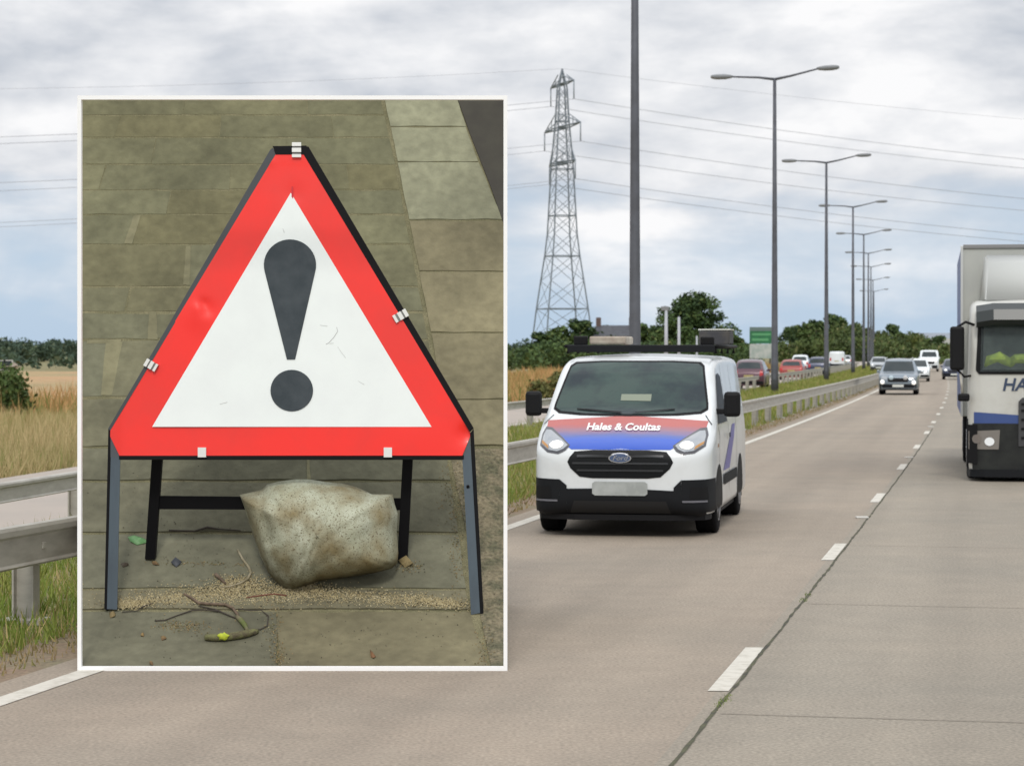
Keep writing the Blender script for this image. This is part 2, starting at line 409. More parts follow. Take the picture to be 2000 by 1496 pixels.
# ------------------------------------------------------------------ pylon and its wires
m_pyl = M('pylon_steel', (.20,.23,.26), .6, .3)
PX, PY = (1098-1000)/F*380, 380.0
pyl = empty('electricity_pylon', (PX, PY, 0), label='tall lattice electricity pylon standing in the fields behind the van', cat='pylon')
ay = Vector((2.55, -8.6, 0)).normalized(); bx = Vector((-ay.y, ay.x, 0))     # along the cross-arms / along the wires
def leg_w(zz):                                      # half width of the tower at height
    P = [(0, 5.1), (4.7, 4.6), (9.8, 3.95), (19.8, 2.4), (32.4, 1.7), (39, 1.1), (45.2, .74), (47.9, .08)]
    for (z0, w0), (z1, w1) in zip(P, P[1:]):
        if zz <= z1: return w0+(w1-w0)*(zz-z0)/(z1-z0)
    return .05
def corner(k, zz):
    w = leg_w(zz)*.82; s = ((-1,-1),(1,-1),(1,1),(-1,1))[k % 4]; return ay*(s[0]*w)+bx*(s[1]*w)+Vector((0,0,zz))
levels = [0, 4.5, 9, 13.5, 17.5, 21, 24, 26.8, 29.3, 31.5, 33.6, 35.6, 37.4, 39.2, 41, 42.8, 44.5]
for k in range(4):
    tubes('leg', [([corner(k, l) for l in levels]+[Vector((0,0,47.7))], .115)], m_pyl, pyl, 4, False)
br = []
for i in range(len(levels)-1):
    for k in range(4):
        a, b, c, d = corner(k, levels[i]), corner(k+1, levels[i]), corner(k, levels[i+1]), corner(k+1, levels[i+1])
        br += [([a, d], .045), ([b, c], .045)]
        if i in (1, 3, 5, 8, 12): br.append(([c, d], .08))
tubes('bracing', br, m_pyl, pyl, 4, False)
ARMS = [(45.2, 6.1, 'top'), (38.2, 9.5, 'mid'), (32.5, 6.8, 'low')]
tips = []
for zz, L, _ in ARMS:
    for s in (-1, 1):
        tip = ay*(s*L)+Vector((0,0,zz)); w = leg_w(zz)*.82; l = []; up = 2.2 if zz < 44 else 1.5
        for q in (-1, 1):
            l += [([ay*(s*w)+bx*(q*w)+Vector((0,0,zz)), tip], .13), ([ay*(s*w*.9)+bx*(q*w*.9)+Vector((0,0,zz+up)), tip], .09)]
            for t in (.33, .66):
                p0 = (ay*(s*w)+bx*(q*w)+Vector((0,0,zz))).lerp(tip, t); p1 = (ay*(s*w*.9)+bx*(q*w*.9)+Vector((0,0,zz+up))).lerp(tip, t)
                l.append(([p0, p1], .06))
        l.append(([ay*(s*w)-bx*w+Vector((0,0,zz)), ay*(s*w)+bx*w+Vector((0,0,zz))], .12))
        tubes('cross_arm', l, m_pyl, pyl, 4, False)
        bot = tip-Vector((0,0,3.0))
        tubes('insulator', [([tip, bot], .11)], m_pyl, pyl, 6)
        tips.append(bot)
tips.append(Vector((0,0,47.7)))
m_wire = M('power_cable', (.32,.33,.36), .6)
wn = ['upper cable', 'middle cable', 'lower cable']
for i, b in enumerate(tips):
    for s, side in ((-1, 'left'), (1, 'right')):
        lst = []
        for d in ((-.25, .25) if i < 6 else (0,)):
            pts = []
            for j in range(41):
                t = j/40*350; sag = (11 if i < 6 else 8)*4*(t/350)*(1-t/350)
                pts.append(b+bx*(-s*t if bx.x < 0 else s*t)+ay*d+Vector((PX, PY, -sag)))
            lst.append((pts, .022))
        o = tubes('power_cable', lst, m_wire, None, 3, False)
        if i < 6:
            arm = ('topmost', 'middle', 'lowest')[i//2]; nf = ('far', 'near')[i % 2]
            lab = 'twin power cable running %s from the %s end of the pylon\'s %s cross-arm' % (side, nf, arm)
        else: lab = 'single thin earth wire running %s from the tip of the pylon' % side
        tag(o, lab, 'cable', 'power cables strung from the pylon')
# ------------------------------------------------------------------ foliage
def leaf_cloud(centers, radii, n, size, cols, squash=1.0, shell=.55, seed=0):
    r = np.random.default_rng(seed)
    c = np.asarray(centers); rad = np.asarray(radii)
    p = rad**2; idx = r.choice(len(c), n, p=p/p.sum())
    d = r.normal(size=(n, 3)); d /= np.linalg.norm(d, axis=1)[:, None]
    rr = rad[idx]*(shell+(1-shell)*r.random(n)**.6)*(1+.12*r.normal(size=n))
    P = c[idx]+d*rr[:, None]*np.array([1, 1, squash])
    a = r.normal(size=(n, 3)); a += d*.6; a /= np.linalg.norm(a, axis=1)[:, None]
    t = np.cross(a, r.normal(size=(n, 3))); t /= np.linalg.norm(t, axis=1)[:, None]; b = np.cross(a, t)
    s = size*(.6+.8*r.random(n))[:, None]
    V = np.stack([P-t*s, P+b*s*.55, P+t*s, P-b*s*.55], 1)
    clump = r.random(len(c))[idx]
    w = np.clip(.65*clump+.35*r.random(n)+.1*r.normal(size=n), 0, 1)[:, None]
    C = np.array(cols[0])*(1-w)+np.array(cols[1])*w
    if len(cols) > 2:
        k = (r.random(n) < .08)[:, None]; C = np.where(k, np.array(cols[2]), C)
    return V, C
GREENS = [(.036,.066,.022), (.105,.15,.04), (.15,.15,.06)]
DARKG = [(.030,.056,.026), (.085,.135,.04), (.12,.155,.05)]
OLIVE = [(.05,.07,.02), (.14,.165,.04), (.19,.16,.07)]
def make_tree(h, w, seed, cols, n=2600, leaf=.3, trunk_h=.22, nclump=46):
    r = random.Random(seed)
    root = empty('tree')
    tr = [([(0,0,-.4),(r.uniform(-.1,.1),0,h*.3),(r.uniform(-.3,.3),r.uniform(-.2,.2),h*.75)], [h*.035, h*.026, h*.008])]
    cs = []; rs = []
    for i in range(nclump):
        a = r.uniform(0, 2*math.pi); t = r.random(); zz = h*(trunk_h+(1-trunk_h-.08)*t)
        env = w*math.sin(math.pi*min(.98, .22+.72*t))**.8
        q = env*r.uniform(.1, .85); rad = w*r.uniform(.2, .36)*(1.1-.45*t)
        cs.append((q*math.cos(a), q*math.sin(a), min(zz, h-rad*.8))); rs.append(rad)
        if i < 7: tr.append(([(0,0,h*(.15+.4*t)), (q*.5*math.cos(a), q*.5*math.sin(a), zz*.85), cs[-1]], [h*.014, h*.009, h*.004]))
    tubes('trunk', tr, m_bark, root, 6)
    V, C = leaf_cloud(cs, rs, n, leaf, cols, seed=seed, shell=.3)
    quads('crown', V, 4, m_leaf, root, C)
    return root
def copy_tree(o, name=None):
    c = o.copy(); COL.objects.link(c)
    for ch in o.children:
        d = ch.copy(); COL.objects.link(d); d.parent = c
    return c
def put(o, px, Y, hz=0, s=1, rz=0, sx=None):
    o.location = ((px-1000)/F*Y, Y, hz); o.scale = (sx or s, sx or s, s); o.rotation_euler = (0, 0, rz); return o
big = make_tree(13.6, 6.3, 3, DARKG, 17000, .30, .04, 70)
put(big, 1352, 420, -.3, 1, 0, 1.22); tag(big, 'big rounded dark green tree on the skyline above the van\'s roof', 'tree')
protos = [make_tree(9, 4.2, 11, DARKG, 4800, .34, .03), make_tree(7, 4.0, 12, GREENS, 4200, .32, .03), make_tree(8, 3.6, 13, OLIVE, 4200, .32, .03)]
# (px, top row, depth, kind) of the trees that can be told apart
TREES = [(1135,628,330,0),(1098,640,325,1),(1062,652,322,0),(1178,640,345,0),(1262,634,360,1),(1288,640,380,0),
         (1420,652,430,0),(1445,660,420,1),(1545,640,560,0),(1570,634,580,1),(1595,628,600,0),(1622,617,620,0),(1650,622,620,1),(1675,634,640,0),
         (1700,640,640,2),(1722,648,600,2),(1740,636,620,0),(1762,650,600,1),(1790,656,560,2),(1812,662,520,1),(1838,658,500,0),(1868,664,480,2),(1890,660,470,0)]
H = [9, 7, 8]; used = set()
where = ['left of the van roof', 'beyond the van roof', 'beyond the opposite carriageway']
names_ = []
TL = ['dark tree directly behind the left end of the van\'s roof rack', 'mid green bush-like tree between the pylon legs and the van roof', 'dark low tree at the foot of the pylon\'s left leg',
      'dark tree behind the beige bundle on the van roof', 'mid green tree just right of the thick lamp post', 'dark tree left of the big rounded tree, by the slim posts',
      'dark low tree at the right foot of the big rounded tree', 'small green tree between the van roof rack and the green road sign',
      'leftmost dark tree of the wood right of the green road sign', 'mid green tree between the first dark trees of the far wood', 'dark tree of the far wood just left of the second lamp post',
      'tallest dark tree at the top of the far wood', 'green tree on the right shoulder of the far wood\'s summit', 'dark tree of the far wood behind the third lamp post',
      'olive tree of the far wood behind the distant lamp posts', 'olive tree just right of the distant lamp posts', 'pointed dark tree standing up above the grey car',
      'mid green tree above the right side of the grey car', 'olive tree between the grey car and the far white van', 'green tree directly above the far white van', 'dark tree right of the far white van',
      'olive tree beside the lorry\'s mirror', 'dark tree partly behind the lorry\'s mirror']
for i, (px, top, Y, k) in enumerate(TREES):
    h = 2+(HZ-top)/F*Y+.4
    o = protos[k] if k not in used else copy_tree(protos[k]); used.add(k)
    put(o, px, Y, -.3, h/H[k]*1.02, random.uniform(0, 6), max(h/H[k], .9)*1.15)
    tag(o, TL[i], 'tree', 'trees along the skyline')
def hedge(name, pts, n, leaf, cols, label, cat='hedge', kind=None, group=None, squash=1):
    cs = []; rs = []
    for (px0, px1, Y, h, cnt) in pts:
        for j in range(cnt):
            px = px0+(px1-px0)*random.random(); hh = h*random.uniform(.3, .85)
            YY = Y*random.uniform(.97, 1.04)
            cs.append(((px-1000)/F*YY, YY, hh*.9-.2)); rs.append(h*random.uniform(.25, .42))
    V, C = leaf_cloud(cs, rs, n, leaf, cols, seed=int(abs(pts[0][0]))+5, shell=.2, squash=squash)
    o = quads(name, V, 4, m_leaf, None, C)
    return tag(o, label, cat, group, kind)
hedge('woodland', [(1520,1600,540,5.0,50),(1560,1690,600,9.0,90),(1690,1800,580,6.8,60),(1600,1720,520,5.2,70),(1700,1860,460,4.2,80),(1820,1990,400,3.6,60),(1780,1880,330,1.8,30)], 42000, .42, [(.038,.060,.022),(.105,.14,.04),(.15,.15,.06)], 'mixed green wood filling the distance behind the road', 'wood', 'stuff')
hedge('hedgerow', [(975,1060,250,2.7,50),(1050,1300,260,3.6,90),(1290,1480,330,3.6,60)], 15000, .22, DARKG, 'dark green hedgerow behind the dry field and the van', 'hedge', 'stuff')
hedge('distant_treeline', [(-250,1100,620,5.4,300),(-250,200,560,5.2,140),(-250,700,330,1.9,160)], 40000, .45, [(.045,.075,.055),(.085,.12,.07),(.12,.14,.08)], 'long hazy line of trees on the horizon beyond the field, left of the inset frame', 'tree line', 'stuff')  # distance haze is put into these bluish leaf colours
hedge('bush', [(-120,40,78,1.7,24)], 5200, .09, GREENS, 'dark green bush at the left edge of the picture in front of the field', 'bush')
hedge('bush', [(1035,1072,95,1.15,7),(1075,1120,98,1.3,8)], 3200, .085, [(.06,.08,.025),(.16,.15,.05),(.25,.15,.06)], 'green and rust bush left of the van behind the barriers', 'bush')
# ------------------------------------------------------------------ grass (blades in clumps)
def blades(name, fpos, n, hmin, hmax, width, cols, label, seed=0, lean=.35, zz=0, clump=1.0):
    r = np.random.default_rng(seed)
    P = fpos(r, n); n = len(P)
    cl = np.sin(P[:, 0]*2.1*clump)+np.sin(P[:, 1]*1.3*clump+1)+r.normal(size=n)*.8
    hh = (hmin+(hmax-hmin)*r.random(n)**1.4)*(1+.12*cl)
    a = r.random(n)*2*np.pi; w = width*(.6+.8*r.random(n))*(1+P[:, 1]/60)
    dx, dy = np.cos(a)*w, np.sin(a)*w*.4
    ln = r.normal(size=(n, 2))*lean*hh[:, None]
    B0 = np.stack([P[:,0]-dx, P[:,1]-dy, np.full(n, zz)], 1); B1 = np.stack([P[:,0]+dx, P[:,1]+dy, np.full(n, zz)], 1)
    T = np.stack([P[:,0]+ln[:,0], P[:,1]+ln[:,1], zz+hh], 1)
    V = np.stack([B0, B1, T], 1)
    w_ = np.clip(.5+.22*cl+.25*r.normal(size=n), 0, 1)[:, None]
    C = np.array(cols[0])*(1-w_)+np.array(cols[1])*w_
    if len(cols) > 2: C = np.where((r.random(n) < .15)[:, None], np.array(cols[2]), C)
    return tag(quads(name, V, 3, m_blade, None, C), label, 'grass', None, 'stuff')
vx = np.vectorize
def pos_between(fa, fb, y0, y1, dens=1.6):
    def f(r, n):
        u = r.random(n); y = y0*(y1/y0)**(u**(1/dens)) if dens != 1.6 else y0*(y1/y0)**u
        a = vx(fa)(y); b = vx(fb)(y); x = a+(b-a)*r.random(n)
        return np.stack([x, y], 1)
    return f
blades('median_grass', pos_between(lambda y: xf(y)-.3, lambda y: xe(y)-.85, 11, 330), 95000, .05, .24, .006,
       [(.13,.19,.030), (.24,.25,.065), (.34,.27,.12)], 'green and straw coloured grass growing under and between the two crash barriers', 3)
blades('verge_weeds', pos_between(lambda y: xe(y)-1.1, lambda y: xe(y)-.45, 11, 200), 6000, .02, .09, .006,
       [(.14,.14,.04), (.30,.22,.12)], 'low sparse weeds on the dirt strip beside the edge line', 4)
blades('reed_grass', pos_between(lambda y: min(-.26*y, xf(y)-12), lambda y: xf(y)-ow(y)-.1, 30, 75), 60000, .25, .62, .008,
       [(.27,.23,.10), (.46,.36,.19), (.20,.22,.07)], 'tall dry straw coloured grass on the verge in front of the field', 5, .25, -.2, .5)
blades('verge_grass', pos_between(lambda y: xf(y)-26, lambda y: xf(y)-ow(y)-.1, 75, 320), 42000, .35, 1.0, .014,
       [(.22,.20,.07), (.46,.27,.12), (.16,.18,.05)], 'rust and green rough grass along the far side of the opposite carriageway', 6, .3, -.2, .3)
blades('outer_verge_grass', pos_between(lambda y: xd(y)+4.2, lambda y: xd(y)+12, 90, 400), 12000, .2, .7, .02,
       [(.15,.18,.05), (.34,.27,.10)], 'rough grass on the outer verge beyond the lorry', 8, .3, -.05, .3)
def weeds(r, n):
    y = r.choice([13.35, 13.5, 13.62, 19.0, 19.4, 10.9], n)+r.normal(size=n)*.07
    return np.stack([vx(xd)(y)+.085+r.normal(size=n)*.016, y], 1)
blades('joint_weeds', weeds, 200, .006, .022, .003, [(.10,.16,.03), (.20,.24,.07)], 'tiny green weeds in the crack between the lanes', 9)
# ------------------------------------------------------------------ the inset scene: a paved, upward curving stand inside a white frame
YF = 14.8
def fz(u): return .018+.30*u+.20*u*u
def hit(px, py, h=0):
    k = (py-HZ)/F; a, b, c = .20, .30+k, .018+h-CH+14.85*k
    u = (-b+math.sqrt(b*b-4*a*c))/(2*a); return at(px, py, 14.85+u)
m_white = M('white_frame_paint', (.93,.93,.92), .5)
fr = empty('picture_frame', at(571, 1310, YF), label='thin white rectangular frame standing on the road around the warning sign display', cat='frame')
fo = fr.location.copy()
def fbar(a0, b0, a1, b1, nm):
    p, q = at(a0, b0, YF), at(a1, b1, YF)
    bm = bmesh.new(); bbox(bm, p.x-fo.x, q.x-fo.x, -.0, .045, q.z-fo.z, p.z-fo.z)
    return from_bm(nm, bm, m_white, fr)
fbar(151, 187, 991, 195, 'frame_bar'); fbar(151, 1302, 991, 1310, 'frame_bar')
fbar(151, 195.01, 158.5, 1301.99, 'frame_bar'); fbar(983.5, 195.01, 991, 1301.99, 'frame_bar')
# pavement body: joint-coloured floor on a solid plinth
L_, R_, T_, B_ = 154.5, 987.5, 190.5, 1306
m_moss = M('mossy_joint_sand', (.14,.13,.068), .95, col2=(.20,.18,.10), scale=5, lo=.42, hi=.62, bump=.4, bscale=120, fine=.3)
rows_y = list(np.linspace(B_, T_, 56)); vs = []; fs = []
for py in rows_y:
    for px in np.linspace(L_, R_, 30):
        p = hit(px, py); vs.append(p-Vector((0, 0, .006 if py < 790 else .014)))
W = 30
for i in range(len(rows_y)-1):
    for j in range(W-1): fs.append((i*W+j, i*W+j+1, (i+1)*W+j+1, (i+1)*W+j))
tag(from_py('pavement_bed', vs, fs, m_moss, None, True), kind='structure', label='mossy sandy bed in the joints of the paving')
pv = []; pf = []
for i, py in enumerate(rows_y):
    l = hit(L_, py)-Vector((0,0,.04)); r_ = hit(R_, py)-Vector((0,0,.04)); l.y += .03; r_.y += .03
    pv += [l, r_, Vector((r_.x, r_.y, 0.005)), Vector((l.x, l.y, 0.005))]
n = len(rows_y)
for i in range(n-1):
    a, b = 4*i, 4*i+4
    pf += [(a, a+1, b+1, b), (a+1, a+2, b+2, b+1), (a+3, a, b, b+3), (a+2, a+3, b+3, b+2)]
pf += [(0, 3, 2, 1), (4*n-4, 4*n-3, 4*n-2, 4*n-1)]
tag(from_py('display_plinth', pv, pf, M('plinth_pale_bounce', (.62,.60,.55), .8, col2=(.55,.53,.48), scale=3)), 'pale wedge-shaped plinth carrying the paving inside the white frame', 'plinth')  # pale tone chosen to bounce light onto the barrier beside it
def inter(tab, y):
    if y <= tab[0][0]: return tab[0][1]
    for (a, b), (c, d) in zip(tab, tab[1:]):
        if y <= c: return b+(d-b)*(y-a)/(c-a)
    return tab[-1][1]
EDGE = [(190,744),(300,767),(470,800),(700,846),(870,872),(1055,898),(1182,915),(1306,957)]
KERB = [(190,889),(300,925),(445,987.5),(1306,987.5)]
sv = []; sf = []; st = []
def slab(c, col, up=0, step=14, gap=1.6, rag=.6, dark=(.08,.08,.045), dp=.022):
    """c: four pixel corners (x,y) bottom-left, bottom-right, top-right, top-left"""
    cx = sum(p[0] for p in c)/4; cy = sum(p[1] for p in c)/4
    q = []
    for x, y in c:
        q.append((x-gap*np.sign(x-cx)+random.uniform(-rag, rag)*2, y-gap*.8*np.sign(y-cy)+random.uniform(-rag, rag)*1.5))
    nu = max(2, int((q[1][0]-q[0][0])/step)); nv = max(2, int((q[0][1]-q[3][1])/step)); b0 = len(sv)
    ph = random.random()*9
    for j in range(nv+1):
        for i in range(nu+1):
            u, v = i/nu, j/nv
            x = (q[0][0]*(1-u)+q[1][0]*u)*(1-v)+(q[3][0]*(1-u)+q[2][0]*u)*v
            y = (q[0][1]*(1-u)+q[1][1]*u)*(1-v)+(q[3][1]*(1-u)+q[2][1]*u)*v
            if i in (0, nu): x += 1.4*math.sin(v*9+ph)*dp/.022
            if j in (0, nv): y += 1.1*math.sin(u*13+ph)*max(.4, dp/.022)
            e = -.006*dp/.022 if (i in (0, nu) or j in (0, nv)) else 0
            p = hit(min(max(x, L_), R_), min(max(y, T_), B_)); p.z += up+e+.0015*math.sin(x*.05+ph)*math.sin(y*.07); p.y -= (up+e)*.3
            sv.append(p); st.append((*col, 1))
    for j in range(nv):
        for i in range(nu): a = b0+j*(nu+1)+i; sf.append((a, a+1, a+nu+2, a+nu+1))
    ring = [b0+i for i in range(nu+1)]+[b0+j*(nu+1)+nu for j in range(1, nv+1)]+[b0+nv*(nu+1)+i for i in range(nu-1, -1, -1)]+[b0+j*(nu+1) for j in range(nv-1, 0, -1)]
    k = len(sv)
    for r_ in ring: sv.append(sv[r_]-Vector((0, -.01*dp/.022, dp))); st.append((*dark, 1))
    for i in range(len(ring)): j = (i+1) % len(ring); sf.append((ring[i], k+i, k+j, ring[j]))
def xs(x, y0, y):   # a line to the vanishing point of the paving
    return 540+(x-540)*(y+740)/(y0+740)
ROWS = [(1306,1192,[541]),(1189,1150,[]),(1147,1041,[]),(1038,940,[]),(937,874,[601]),(871,778,[420]),(775,664,[214,470,690]),(662,611,[297,600]),
        (609,560,[250,480,700]),(558,478,[367,640]),(476,420,[265,560]),(418,372,[330,620]),(370,322,[200,450,680]),(320,270,[300,560]),(268,226,[230,430,650]),(224,190,[360,600])]
base_low = (.134,.129,.086); base_up = (.148,.140,.078)
for y0, y1, js in ROWS:
    t = min(1, max(0, (1000-y0)/500)); bc = tuple(base_low[i]*(1-t)+base_up[i]*t for i in range(3))
    xsl = [L_-4]+js+[None]
    for i in range(len(xsl)-1):
        a, b = xsl[i], xsl[i+1]
        f = random.uniform(.94, 1.06); w = random.uniform(-.008, .008)
        col = (bc[0]*f+w*.6, bc[1]*f, bc[2]*f-w*.5)
        if y0 == 1306 and i == 1: col = (.155, .138, .082)
        if y0 == 1189: col = (.155, .142, .090)
        al = (L_-4, L_-4) if a == L_-4 else (xs(a, (y0+y1)/2, y0), xs(a, (y0+y1)/2, y1))
        ar = (inter(EDGE, y0), inter(EDGE, y1)) if b is None else (xs(b, (y0+y1)/2, y0), xs(b, (y0+y1)/2, y1))
        slab([(al[0], y0), (ar[0], y0), (ar[1], y1), (al[1], y1)], col, up=random.uniform(0, .001 if y0 < 800 else .004), gap=2.2 if 600 < y0 < 780 else .7 if y0 < 800 else 1.5, dark=(.125,.116,.062) if y0 < 800 else (.055,.052,.03), dp=.007 if y0 < 800 else .018)
for q_ in ([(196,772),(220,772),(240,668),(206,668)],[(288,663),(307,663),(306,610),(290,610)],[(243,476),(258,476),(276,421),(262,421)],[(357,557),(371,557),(374,480),(364,480)],[(600,936),(606,936),(604,875),(598,875)],[(168,672),(236,670),(238,663),(170,664)]):
    slab(q_, (.185, .172, .10), up=.002, gap=.3, dark=(.17,.16,.09), dp=.004, step=6)
m_slab = attr_mat('paving_stone', .85, noise=.24, nscale=1.9, bump=.5, spec=.25)
tag(from_py('pavement', sv, sf, m_slab, None, False, st), kind='structure', label='worn olive grey stone paving slabs under the warning sign')
# kerb stones right of the slabs, rougher ground at their foot, dark road beyond
sv, sf, st = [], [], []
ky = [(870,782),(780,652),(650,532),(530,432),(430,318),(316,250),(248,190)]
for i, (y0, y1) in enumerate(ky):
    f = (1.0, .96, 1.05, .95, 1.1, 1.14, 1.12)[i]
    c0 = (.19, .168, .10) if y0 > 500 else (.215, .213, .14)
    slab([(inter(EDGE, y0)+6, y0), (inter(KERB, y0)+2, y0), (inter(KERB, y1)+2, y1), (inter(EDGE, y1)+6, y1)], tuple(c*f for c in c0), up=.006, gap=.6, dark=(.14,.13,.075), dp=.008)
tag(from_py('kerb', sv, sf, m_slab, None, False, st), kind='structure', label='paler kerb stones along the right of the paving')
sv, sf, st = [], [], []
for i in range(2): pass
slab([(959,1304),(992,1304),(992,874),(878,874)], (.26,.225,.15), up=.001, gap=.5)
tag(from_py('rough_ground', sv, sf, M('rough_gravel_ground', (.19,.16,.10), .95, col2=(.10,.095,.055), scale=7, lo=.42, hi=.6, bump=.9, bscale=45, fine=.35), None, False, st), kind='structure')
sv, sf, st = [], [], []
slab([(987.4,446),(987.5,446),(987.5,190),(891,190)], (.07,.065,.05), up=.014, gap=.2, rag=0, dp=.012)
tag(from_py('dark_gutter', sv, sf, M('dark_tarmac', (.042,.038,.030), .9, col2=(.052,.048,.036), scale=4), None, False, st), kind='structure')
# ------------------------------------------------------------------ warning sign
FOOT = hit(575, 1195); ZF = FOOT.z; YS = FOOT.y; LEAN = .115
def sp(px, py, off=0):
    k = (py-HZ)/F; Y = (YS+LEAN*(CH-ZF))/(1+LEAN*k); p = at(px, py, Y); p.y -= off; p.z += off*LEAN; return p
sign = empty('warning_sign', FOOT, label='red bordered white triangular warning sign with grey exclamation mark on a black folding stand', cat='road sign')
def S(px, py, off=0): return sp(px, py, off)-FOOT
m_red = M('sign_red_sheeting', (.88,.022,.012), .36, col2=(.78,.026,.016), scale=1.4, coat=.3, spec=.4)
m_swhite = M('sign_white_sheeting', (.80,.845,.82), .35, col2=(.77,.81,.79), scale=2.5, coat=.3)
m_sgrey = M('sign_symbol_grey', (.034,.045,.052), .5, col2=(.058,.07,.078), scale=9, lo=.35, hi=.75, spec=.25)
m_frame = M('sign_frame_black', (.004,.004,.005), .6, spec=.15)
m_leg = M('sign_leg_painted_steel', (.060,.085,.105), .5, .0, col2=(.04,.055,.07), scale=5, stretch=(1,1,.3), lo=.45, hi=.7)
m_clip = M('clip_steel', (.72,.72,.68), .35, .3)
m_rivet = M('clip_groove', (.2,.2,.19), .5)
def splate(name, poly, off0, off1, mat, parent, edge=0):
    bm = bmesh.new()
    a = [bm.verts.new(S(x, y, off1)) for x, y in poly]; b = [bm.verts.new(S(x, y, off0)) for x, y in poly]
    n = len(poly); bm.faces.new(a); bm.faces.new(b[::-1])
    for i in range(n): bm.faces.new((a[i], b[i], b[(i+1)%n], a[(i+1)%n]))
    return from_bm(name, bm, mat, parent)
# red plate as a fine mesh so that its dents are real
bm = bmesh.new()
red = [(540,301),(592,301),(918,842),(918,853),(903,890),(234,890),(216,853),(216,838)]
bmesh.ops.create_grid(bm, x_segments=110, y_segments=100, size=.5, matrix=Matrix.Translation((567, 595, 0)) @ Matrix.Diagonal((704, 592, 1, 1)))
def clip_poly(bm, poly):
    cx = sum(p[0] for p in poly)/len(poly); cy = sum(p[1] for p in poly)/len(poly)
    for i in range(len(poly)):
        (x0, y0), (x1, y1) = poly[i], poly[(i+1) % len(poly)]
        nrm = Vector((y1-y0, x0-x1, 0)).normalized()
        if nrm.dot(Vector((cx-x0, cy-y0, 0))) > 0: nrm = -nrm
        bmesh.ops.bisect_plane(bm, geom=bm.verts[:]+bm.edges[:]+bm.faces[:], dist=1e-6, plane_co=(x0, y0, 0), plane_no=nrm, clear_outer=True)
clip_poly(bm, red)
def dent(x, y):
    d = 0
    for cx, cy, r, a in ((398,592,7,-.010),(392,618,22,.009),(404,605,13,-.011),(388,603,10,.007),(912,848,16,-.02),(575,380,16,-.004),(530,318,6,.004),(700,700,150,.006),(330,800,120,-.006),(570,420,60,.005),(800,860,50,.004)):
        d += a*math.exp(-((x-cx)**2+(y-cy)**2)/(2*(r*.8)**2))
    return d
for v in bm.verts: x, y = v.co.x, v.co.y; v.co = S(x, y, .014+dent(x, y))
plate = from_bm('sign_plate', bm, m_red, sign, True)
splate('plate_back', red, -.045, -.035, M('plate_back_grey', (.3,.3,.3), .5), sign)
splate('white_panel', [(568.5,378),(843,834),(298,834)], .0160, .0205, m_swhite, sign)
drop = []
for i in range(25):
    a = R(-195+ (210*i/24)); drop.append((567+51*math.cos(a), 519+50*math.sin(a)))
drop += [(577,703),(561,703)]
splate('exclamation_bar', drop, .021, .0245, m_sgrey, sign)
splate('exclamation_dot', [(570.5+41.5*math.cos(R(i*9)), 763.5+40.5*math.sin(R(i*9))) for i in range(40)], .021, .0245, m_sgrey, sign)
splate('red_tick', [(570,366),(573,366),(573,390),(570,386)], .0205, .0222, M('deep_red_mark', (.55,.01,.02), .5), sign)
m_scr = M('pencil_scratch', (.42,.42,.40), .7)
def scribble(pts, w=.0016):
    return ([S(x, y, .0215) for x, y in pts], w)
for _s in [scribble([(658,640),(660,648),(652,660),(642,671),(637,673)]), scribble([(644,672),(652,671)], .001), scribble([(625,636),(640,638)], .0008),
                    scribble([(660,678),(668,690),(676,700)], .0008), scribble([(553,448),(556,456)], .001), scribble([(430,790),(445,786)], .001), scribble([(700,745),(712,752)], .0008)]: tubes('scratch', [_s], m_scr, sign, 4)
splate('frame_side', [(593,302),(592,288),(603,288),(925,836),(917,843)], -.05, .018, m_frame, sign)
splate('frame_side', [(540.5,302),(533,290),(528,294),(211.5,838),(216,841)], -.05, .013, M('frame_edge_grey', (.045,.05,.055), .35), sign)
splate('frame_top', [(533,287),(599,286),(597,303),(539,303)], -.05, .019, m_frame, sign)
splate('frame_bottom', [(233,889),(906,889),(906,897),(233,897)], -.05, .010, m_frame, sign)
splate('gusset', [(216,846),(234,889),(234,893),(216,893)], -.02, .006, M('gusset_grey', (.06,.07,.08), .5), sign)
def leg(poly_face, poly_edge):
    o = splate('leg', poly_face, -.006, .006, m_leg, sign)
    e = splate('leg_flange', poly_edge, -.07, .008, m_frame, o)
leg([(216.5,893),(235,893),(229,1190),(209,1189)], [(212,838),(216.5,843),(209,1192),(204,1188)])
leg([(903,893),(918,856),(941,1196),(920,1200)], [(918,846),(925,838),(944.5,1197),(938,1201)])
tubes('bolt', [([S(914,950,.006), S(914,950,.014)], .011)], m_frame, sign)
BF = hit(294, 1091); BF2 = hit(786, 1094)
def bar3(name, A, Bp, wx, dp, mat, parent):
    bm = bmesh.new(); v = []
    for P in (A, Bp):
        for dx, dy in ((-wx,-dp),(wx,-dp),(wx,dp),(-wx,dp)): v.append(bm.verts.new(P-FOOT+Vector((dx, dy, 0))))
    bm.faces.new(v[:4][::-1]); bm.faces.new(v[4:])
    for i in range(4): bm.faces.new((v[i], v[(i+1)%4], v[4+(i+1)%4], v[4+i]))
    return from_bm(name, bm, mat, parent)
bar3('back_leg', BF, sp(318, 700, -.07), .034, .03, m_frame, sign)
bar3('back_leg', BF2, sp(806, 700, -.07), .034, .03, m_frame, sign)
def bp(px, py):
    t = (py-700)/(1091-700); A = sp(318, 700, -.07); return at(px, py, A.y+(BF.y-A.y)*t)
bm = bmesh.new(); c = [bp(302,968),bp(798,973),bp(798,996),bp(302,994)]
v = [bm.verts.new(p-FOOT+Vector((0,dy,0))) for dy in (-.015,.02) for p in c]
bm.faces.new(v[:4]); bm.faces.new(v[4:][::-1])
